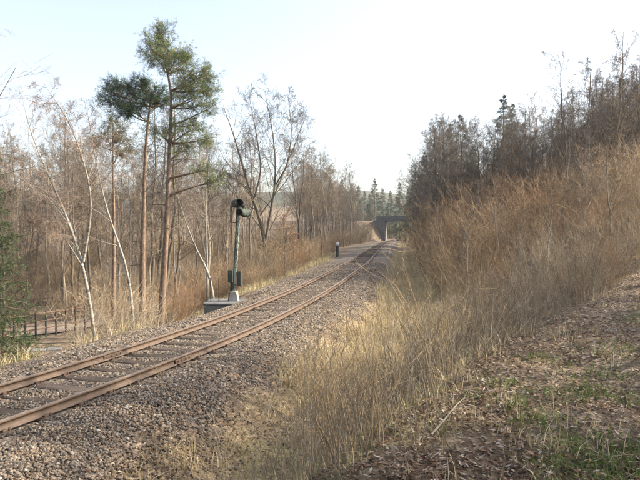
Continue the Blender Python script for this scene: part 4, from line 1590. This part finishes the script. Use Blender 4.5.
# weed stalks: thin upright stems with a few side twigs
yy = 3.6 * (13 / 3.6) ** rng.random(2600)
xx = edge_x(yy) - rng.random(2600) ** .8 * 3.4 + .15
uu_ = off(xx, yy)
k = (uu_ > 4.3) & (rng.random(2600) < .25 + .75 * sstep(.40, .58, fbm(xx * .9 + 21, yy * .9, 3)))
k &= rng.random(2600) < np.where(uu_ < 5.0, .4, 1)
xx, yy = xx[k][:470], yy[k][:470]
zz = height(xx, yy, True)
rgw = np.random.default_rng(9)
n = len(xx)
dd = np.stack([rgw.normal(0, .16, n), rgw.normal(0, .16, n), np.ones(n)], 1)
st = walk(rgw, np.stack([xx, yy, zz - .05], 1), dd, rgw.uniform(.40, 1.15, n), 6, .06, np.array((0, 0, .01)))
rd = np.linspace(1, .4, 6)[None] * rgw.uniform(.0022, .0050, n)[:, None]
l1, r1 = sprout(rgw, st, rd, 5, .35, 1, (18, 50), lambda t, pl: .22 * pl, 4, .08, (0, 0, .06), .7, .0018, .6)
o = link('weed_stalks', tube_mesh('weed_stalks', [(st, rd, 4), (l1, r1, 3)], M['twig_grey_tan'], False))
tag(o, 'thin upright dry weed stalks crowding the bank in front of the ditch', 'weeds', kind='stuff')
# a few tall dead stems close by, standing free on the ballast slope
for k, (px, d, hh, lean_) in enumerate([(163, 9.2, 1.0, -.25), (138, 8.8, .75, -.5), (190, 8.3, .9, .1), (388, 6.2, 1.35, .05), (355, 6.0, 1.2, -.1), (262, 7.4, .9, .1), (425, 6.4, 1.3, .08), (310, 6.6, 1.1, -.15)]):
    x, y, z = spot(px, d)
    rg = np.random.default_rng(300 + k)
    s_ = walk(rg, np.array([[0, 0, -.05]]), np.array([[lean_, rg.normal(0, .1), 1]]), np.array([hh]), 8, .05, np.array((0, 0, 0)))
    r_ = np.linspace(.005, .002, 8)[None]
    a_, b_ = sprout(rg, s_, r_, 6, .3, 1, (20, 50), lambda t, pl: .2 * pl, 4, .08, (0, 0, .05), .7, .0018, .6)
    where = ['leaning on the ballast slope below the near rail', 'bent low over the ballast at the left', 'standing upright at the foot of the ballast slope', 'tallest of all in the middle of the bank',
             'rising left of the tallest stem', 'short and alone among the litter below the ballast', 'dark and straight just right of the tallest stem', 'slanting in the lower middle of the ditch'][k]
    e = thing('dead_stem', 'thin dead plant stem ' + where, 'plant stem', (x, y, z), 0, 'single dead stems in the foreground')
    link('stalk', tube_mesh('stalk', [(s_, r_, 5)], M['twig_tan']), e)
    link('twigs', tube_mesh('twigs', [(a_, b_, 3)], M['twig_tan'], False), e)

# fallen branches on the leafy bank
for k, (pts, r, lab) in enumerate([([(432, 436), (446, 428), (458, 412), (466, 398)], .008, 'curved fallen branch lying among leaves under the stalks')]):
    P3 = []
    for a, b2 in pts:
        d = 4.5
        for _ in range(12):
            x = px_x(a, d)
            d = (CAM_H - H(x, d) - .05) * F_PX / (b2 - YH)
        P3.append((px_x(a, d), d, H(px_x(a, d), d) + .05 + (.06 if k == 0 and 0 < len(P3) < 3 else 0)))
    b = P3[0]
    pth = resample(local(P3, b), 10)[None]
    rg = np.random.default_rng(400 + k)
    rr = np.linspace(r, r * .4, 10)[None]
    a_, b_ = sprout(rg, pth, rr, 6, .3, 1, (25, 60), lambda t, pl: .3 * pl, 4, .1, (0, 0, 0), .6, .003, .5)
    e = thing('fallen_branch', lab, 'branch', b)
    link('stem', tube_mesh('stem', [(pth, rr, 6)], M['bark_pale']), e)
    link('twigs', tube_mesh('twigs', [(a_, b_, 3)], M['twig_grey_tan'], False), e)


# ------------------------------------------------------------------ signal on its plinth
SD = 23.0
sx0 = px_x(233.5, SD)
ang = track_ang(SD)
plz = px_z(301, SD)
pb = thing('signal_plinth', 'low dark concrete plinth carrying the signal beside the track', 'plinth', (px_x(226, SD), SD, plz - 1.4), 0)
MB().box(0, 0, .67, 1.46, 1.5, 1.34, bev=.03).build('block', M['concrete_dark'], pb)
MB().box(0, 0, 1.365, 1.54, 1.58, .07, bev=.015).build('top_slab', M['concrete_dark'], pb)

sig = thing('railway_signal', 'dark green railway light signal with two hooded lamp heads on a slim mast', 'railway signal', (sx0, SD, plz), 0)
lean = Matrix.Rotation(math.radians(3.2), 4, 'Y')
MB().prism([(-.17, 0), (.20, 0), (.13, .38), (-.10, .38)], -.2, .2).build('concrete_foot', M['concrete'], sig)
mast_h = px_z(200, SD) - plz
mb = MB()
for yy_ in (-.07, .07):
    mb.box(0, yy_, mast_h / 2 + .12, .10, .014, mast_h - .24, bev=.003, mtx=lean)
    mb.box(-.045, yy_ * .78, mast_h / 2 + .12, .012, .03, mast_h - .24, mtx=lean)
    mb.box(.045, yy_ * .78, mast_h / 2 + .12, .012, .03, mast_h - .24, mtx=lean)
mast = mb.build('mast', M['paint_mast'], sig)
bt = MB().box(0, 0, 0, .012, .15, .16, bev=.003).mesh('batten_plate', M['paint_mast'])
zz_ = .55
while zz_ < mast_h - .2:
    for sx_ in (-.057, .057):
        o = link('batten_plate', bt, mast)
        o.matrix_local = lean @ Matrix.Translation((sx_, 0, zz_))
    zz_ += .27
# dark front strip that paints in the mast's shaded left side
MB().box(-.04, -.095, mast_h / 2 + .2, .045, .03, mast_h - .5, mtx=lean).build('mast_shade_strip', M['paint_green'], sig)
top = lean @ Vector((0, 0, mast_h))


def head(cx, cz, r, dep, yaw, tilt):
    mt = Matrix.Translation((cx, 0, cz)) @ Matrix.Rotation(yaw, 4, 'Z') @ Matrix.Rotation(math.radians(90) + tilt, 4, 'X')
    hb = MB().lathe([(r * .55, -dep * .5), (r * .92, -dep * .42), (r, -dep * .25), (r, dep * .35), (r * 1.06, dep * .36), (r * 1.06, dep * .42), (r * .9, dep * .44)], 22, mt)
    h = hb.build('lamp_head', M['paint_green'], sig, True)
    hood = MB()
    b = bmesh.new()
    seg = 16
    rows = []
    for (rr, z) in ((r * 1.03, dep * .4), (r * 1.0, dep * .4 + .32)):
        for rad_ in (rr, rr - .012):
            rows.append([b.verts.new((rad_ * math.cos(a), rad_ * math.sin(a), z)) for a in [math.radians(-35 + 250 * k / seg) for k in range(seg + 1)]])
    for a_, c2 in ((0, 2), (1, 3), (0, 1), (2, 3)):
        for k in range(seg):
            b.faces.new((rows[a_][k], rows[a_][k + 1], rows[c2][k + 1], rows[c2][k]))
    bmesh.ops.recalc_face_normals(b, faces=b.faces[:])
    hood._add(b, mt @ Matrix.Rotation(0, 4, 'Z'))
    hood.build('hood', M['paint_green'], h, True)
    MB().lathe([(r * .8, dep * .45), (r * .55, dep * .49), (.01, dep * .51)], 16, mt).build('lens', M['lens'], h, True)
    return h


head(top.x - .12, px_z(203.5, SD) - plz, .17, .34, math.radians(25), 0)
head(top.x + .28, px_z(213, SD) - plz, .165, .36, math.radians(-30), 0)
# bracket between the heads, sloping brace and the wire guard on the left
g = MB()
g.tube((top.x - .12, 0, mast_h - .1), (top.x + .3, 0, mast_h - .42), .03, seg=8)
g.box(top.x + .08, 0, mast_h - .25, .3, .08, .1)
g.build('bracket', M['paint_green'], sig)
MB().tube((top.x + .06, -.05, mast_h + .02), (top.x + .50, -.05, mast_h - .42), .014, seg=6).tube((top.x + .50, -.05, mast_h - .42), (top.x + .45, -.05, mast_h - .62), .014, seg=6).build('brace', M['iron'], sig)
xl = px_x(231.3, SD) - sx0
g = MB()
zt, zb = px_z(206, SD) - plz, px_z(222.5, SD) - plz
for yy_ in (-.14, .14):
    g.tube((xl, yy_, zt), (xl, yy_, zb), .017, seg=6)
    g.tube((xl, yy_, zb), (.15, yy_, zb - .02), .017, seg=6)
g.tube((xl, -.14, zb), (xl, .14, zb), .017, seg=6)
g.tube((xl, -.14, zt), (xl, .14, zt), .017, seg=6)
g.tube((xl, .14, zt), (top.x - .1, .1, zt + .05), .017, seg=6)
g.build('guard_frame', M['iron'], sig)
# equipment boxes low on the mast
zc = px_z(276, SD) - plz
c1 = MB().box(-.10, -.04, zc, .20, .26, .50, bev=.02).build('equipment_box', M['paint_green'], sig)
MB().box(-.10, -.178, zc, .15, .014, .42, bev=.004).build('door', M['paint_green'], c1)
c2 = MB().box(.235, .02, zc - .10, .17, .24, .60, bev=.02).build('equipment_box', M['paint_green'], sig)
MB().box(.235, -.108, zc - .10, .12, .014, .50, bev=.004).build('door', M['paint_green'], c2)
MB().tube((-.08, -.05, zc - .25), (-.10, -.02, .3), .045, seg=8).tube((-.16, 0, .32), (-.2, .02, .02), .03, seg=8).build('cable_pipe', M['paint_green'], sig)

# short guard rail on the plinth
gr = thing('guard_rail', 'small iron guard rail at the left end of the signal plinth', 'railing', (px_x(216, SD), SD - .3, plz), 0)
for a in (-.16, .16):
    MB().tube((a, 0, 0), (a, 0, .92), .018, seg=7).build('post', M['iron'], gr)
MB().tube((-.20, 0, .92), (.24, 0, 1.0), .016, seg=7).build('top_bar', M['bark_pale'], gr)
MB().tube((-.18, 0, .5), (.18, 0, .5), .012, seg=6).build('mid_bar', M['iron'], gr)

# kilometre post with a white head
d = 57
x, y = px_x(337.3, d), d
zb = px_z(258.5, d)
kp = thing('marker_post', 'short black line side post with a white top left of the track', 'post', (x, y, zb))
MB().lathe([(.17, -.6), (.17, 0), (.145, .06), (.135, 1.28), (.135, 1.30)], 14).build('shaft', M['black_paint'], kp, True)
MB().lathe([(.145, 1.30), (.155, 1.32), (.155, 1.50), (.12, 1.56), (.02, 1.58)], 14).build('cap', M['white_paint'], kp, True)

# ------------------------------------------------------------------ lane, railing and wall down on the left
d0 = 26.0


def lane_z(x, y):
    return H(x, y) + .05


LV, LQ = [], []
cl_ = [(-24, 23), (-17, 25.5), (-12.5, 28.5), (-10.0, 34), (-9.5, 42), (-12, 54)]
cp = resample([(a, b2, 0) for a, b2 in cl_], 40)
for k, p in enumerate(cp):
    t = cp[min(k + 1, 39)] - cp[max(k - 1, 0)]
    nrm = np.array([-t[1], t[0]]) / np.hypot(t[0], t[1])
    for w in (-1.5, -.5, .5, 1.5):
        X, Y = p[0] + nrm[0] * w, p[1] + nrm[1] * w
        LV.append((X, Y, lane_z(X, Y) + .03 * (abs(w) < 1)))
for k in range(39):
    for j in range(3):
        LQ.append((k * 4 + j, k * 4 + j + 1, k * 4 + 5 + j, k * 4 + 4 + j))
mm_ = Mat('earth_lane')
v_ = mm_.coord()
lane_m = mm_.bsdf(mm_.ramp(mm_.noise(v_, 3, 6, .7), [(.3, (.10, .075, .06, 1)), (.55, (.19, .15, .12, 1)), (.8, (.30, .235, .18, 1))]), .95, mm_.noise(v_, 20, 4), .6, .03)
tag(link('lane', np_mesh('lane', LV, LQ, None, lane_m, True)), 'leafy earth lane running below the embankment', kind='structure')

ra, rb_ = (px_x(2, 24.5), 24.5), (px_x(84, 27.5), 27.5)
rz_a, rz_b = px_z(346, 24.5), px_z(331, 27.5)
rl = thing('bridge_railing', 'rusty brown iron railing beside the lane below the forked birch', 'railing', (ra[0], ra[1], rz_a))
dv = Vector((rb_[0] - ra[0], rb_[1] - ra[1], rz_b - rz_a))
post = MB().box(0, 0, .35, .07, .07, 1.7, bev=.008).mesh('post', M['iron'])
for k in range(9):
    o = link('post', post, rl, dv * (k / 8))
for hgt in (.45, .78, 1.12):
    MB().tube(Vector((0, 0, hgt)), dv + Vector((0, 0, hgt)), .03, seg=7).build('rail', M['iron_rust'], rl)
# low stone wall end below the railing: courses of separate blocks with a coping
wx, wy = px_x(38, 23.2), 23.2
wz = px_z(360, 23.2)
wl = thing('stone_wall', 'short pale stone wall end with coping below the rusty railing', 'wall', (wx, wy, wz), math.radians(18))
MB().box(0, .02, -.35, 1.5, .30, 1.3).build('core', M['concrete_dark'], wl)
blk = [MB().box(0, 0, 0, w_, .4, .185, bev=.02).mesh('stone', M['concrete_mid']) for w_ in (.36, .30, .42)]
for r_ in range(5):
    xk = -.78
    k = r_
    while xk < .6:
        w_ = (.36, .30, .42)[k % 3]
        link('stone', blk[k % 3], wl, (xk + w_ / 2, rng.normal(0, .008), -.6 + r_ * .2))
        xk += w_ + .015
        k += 1
cop = MB().box(0, 0, 0, .56, .46, .12, bev=.02).mesh('coping_stone', M['concrete_mid'])
for k in range(3):
    link('coping_stone', cop, wl, (-.58 + k * .575, 0, .36 + rng.normal(0, .006)))

# ------------------------------------------------------------------ road bridge over the line
BY = 138.0
bx = float(track_x(BY))
ba = track_ang(BY)
br = thing('road_bridge', 'dark stone road bridge crossing over the railway in the far shade', 'bridge', (bx, BY, 0), -ba)
MB().box(2.6, 0, 4.75, 13.4, 3.6, .7, bev=.04).build('deck', M['concrete_dark'], br)  # bridge coloured dark to stand for the shade over it
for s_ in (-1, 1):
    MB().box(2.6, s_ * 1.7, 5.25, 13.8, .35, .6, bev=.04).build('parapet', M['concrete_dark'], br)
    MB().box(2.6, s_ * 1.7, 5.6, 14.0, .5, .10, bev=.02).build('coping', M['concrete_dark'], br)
MB().box(-3.3, 0, 1.9, 1.8, 3.5, 5.0, bev=.04).build('abutment', M['concrete_mid'], br)  # lighter concrete than the rest: its sunlit face put into the colour
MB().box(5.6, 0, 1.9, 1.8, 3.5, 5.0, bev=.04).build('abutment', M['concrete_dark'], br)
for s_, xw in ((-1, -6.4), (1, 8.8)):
    MB().prism([(-2.3 * s_, -1), (-2.3 * s_, 5.0), (2.3 * s_, 2.6), (2.3 * s_, -1)], -1.9, -1.4, Matrix.Translation((xw, 0, 0))).build('wing_wall', M['concrete_dark'], br)  # wing walls coloured dark in place of tree shade

# ------------------------------------------------------------------ air
hz = MB().box(50, 285, 30, 960, 720, 84)
hb = hz.build('haze', M['concrete'])
hm = bpy.data.materials.new('haze')
hm.use_nodes = True
hm.node_tree.nodes.clear()
ho = hm.node_tree.nodes.new('ShaderNodeOutputMaterial')
pv = hm.node_tree.nodes.new('ShaderNodeVolumePrincipled')
pv.inputs['Color'].default_value = (0.82, 0.91, 1.0, 1)
pv.inputs['Density'].default_value = 0.00025
pv.inputs['Anisotropy'].default_value = 0.2
hm.node_tree.links.new(pv.outputs[0], ho.inputs['Volume'])
hb.data.materials.clear()
hb.data.materials.append(hm)
tag(hb, 'thin bright haze in the air over the valley', 'haze', kind='stuff')
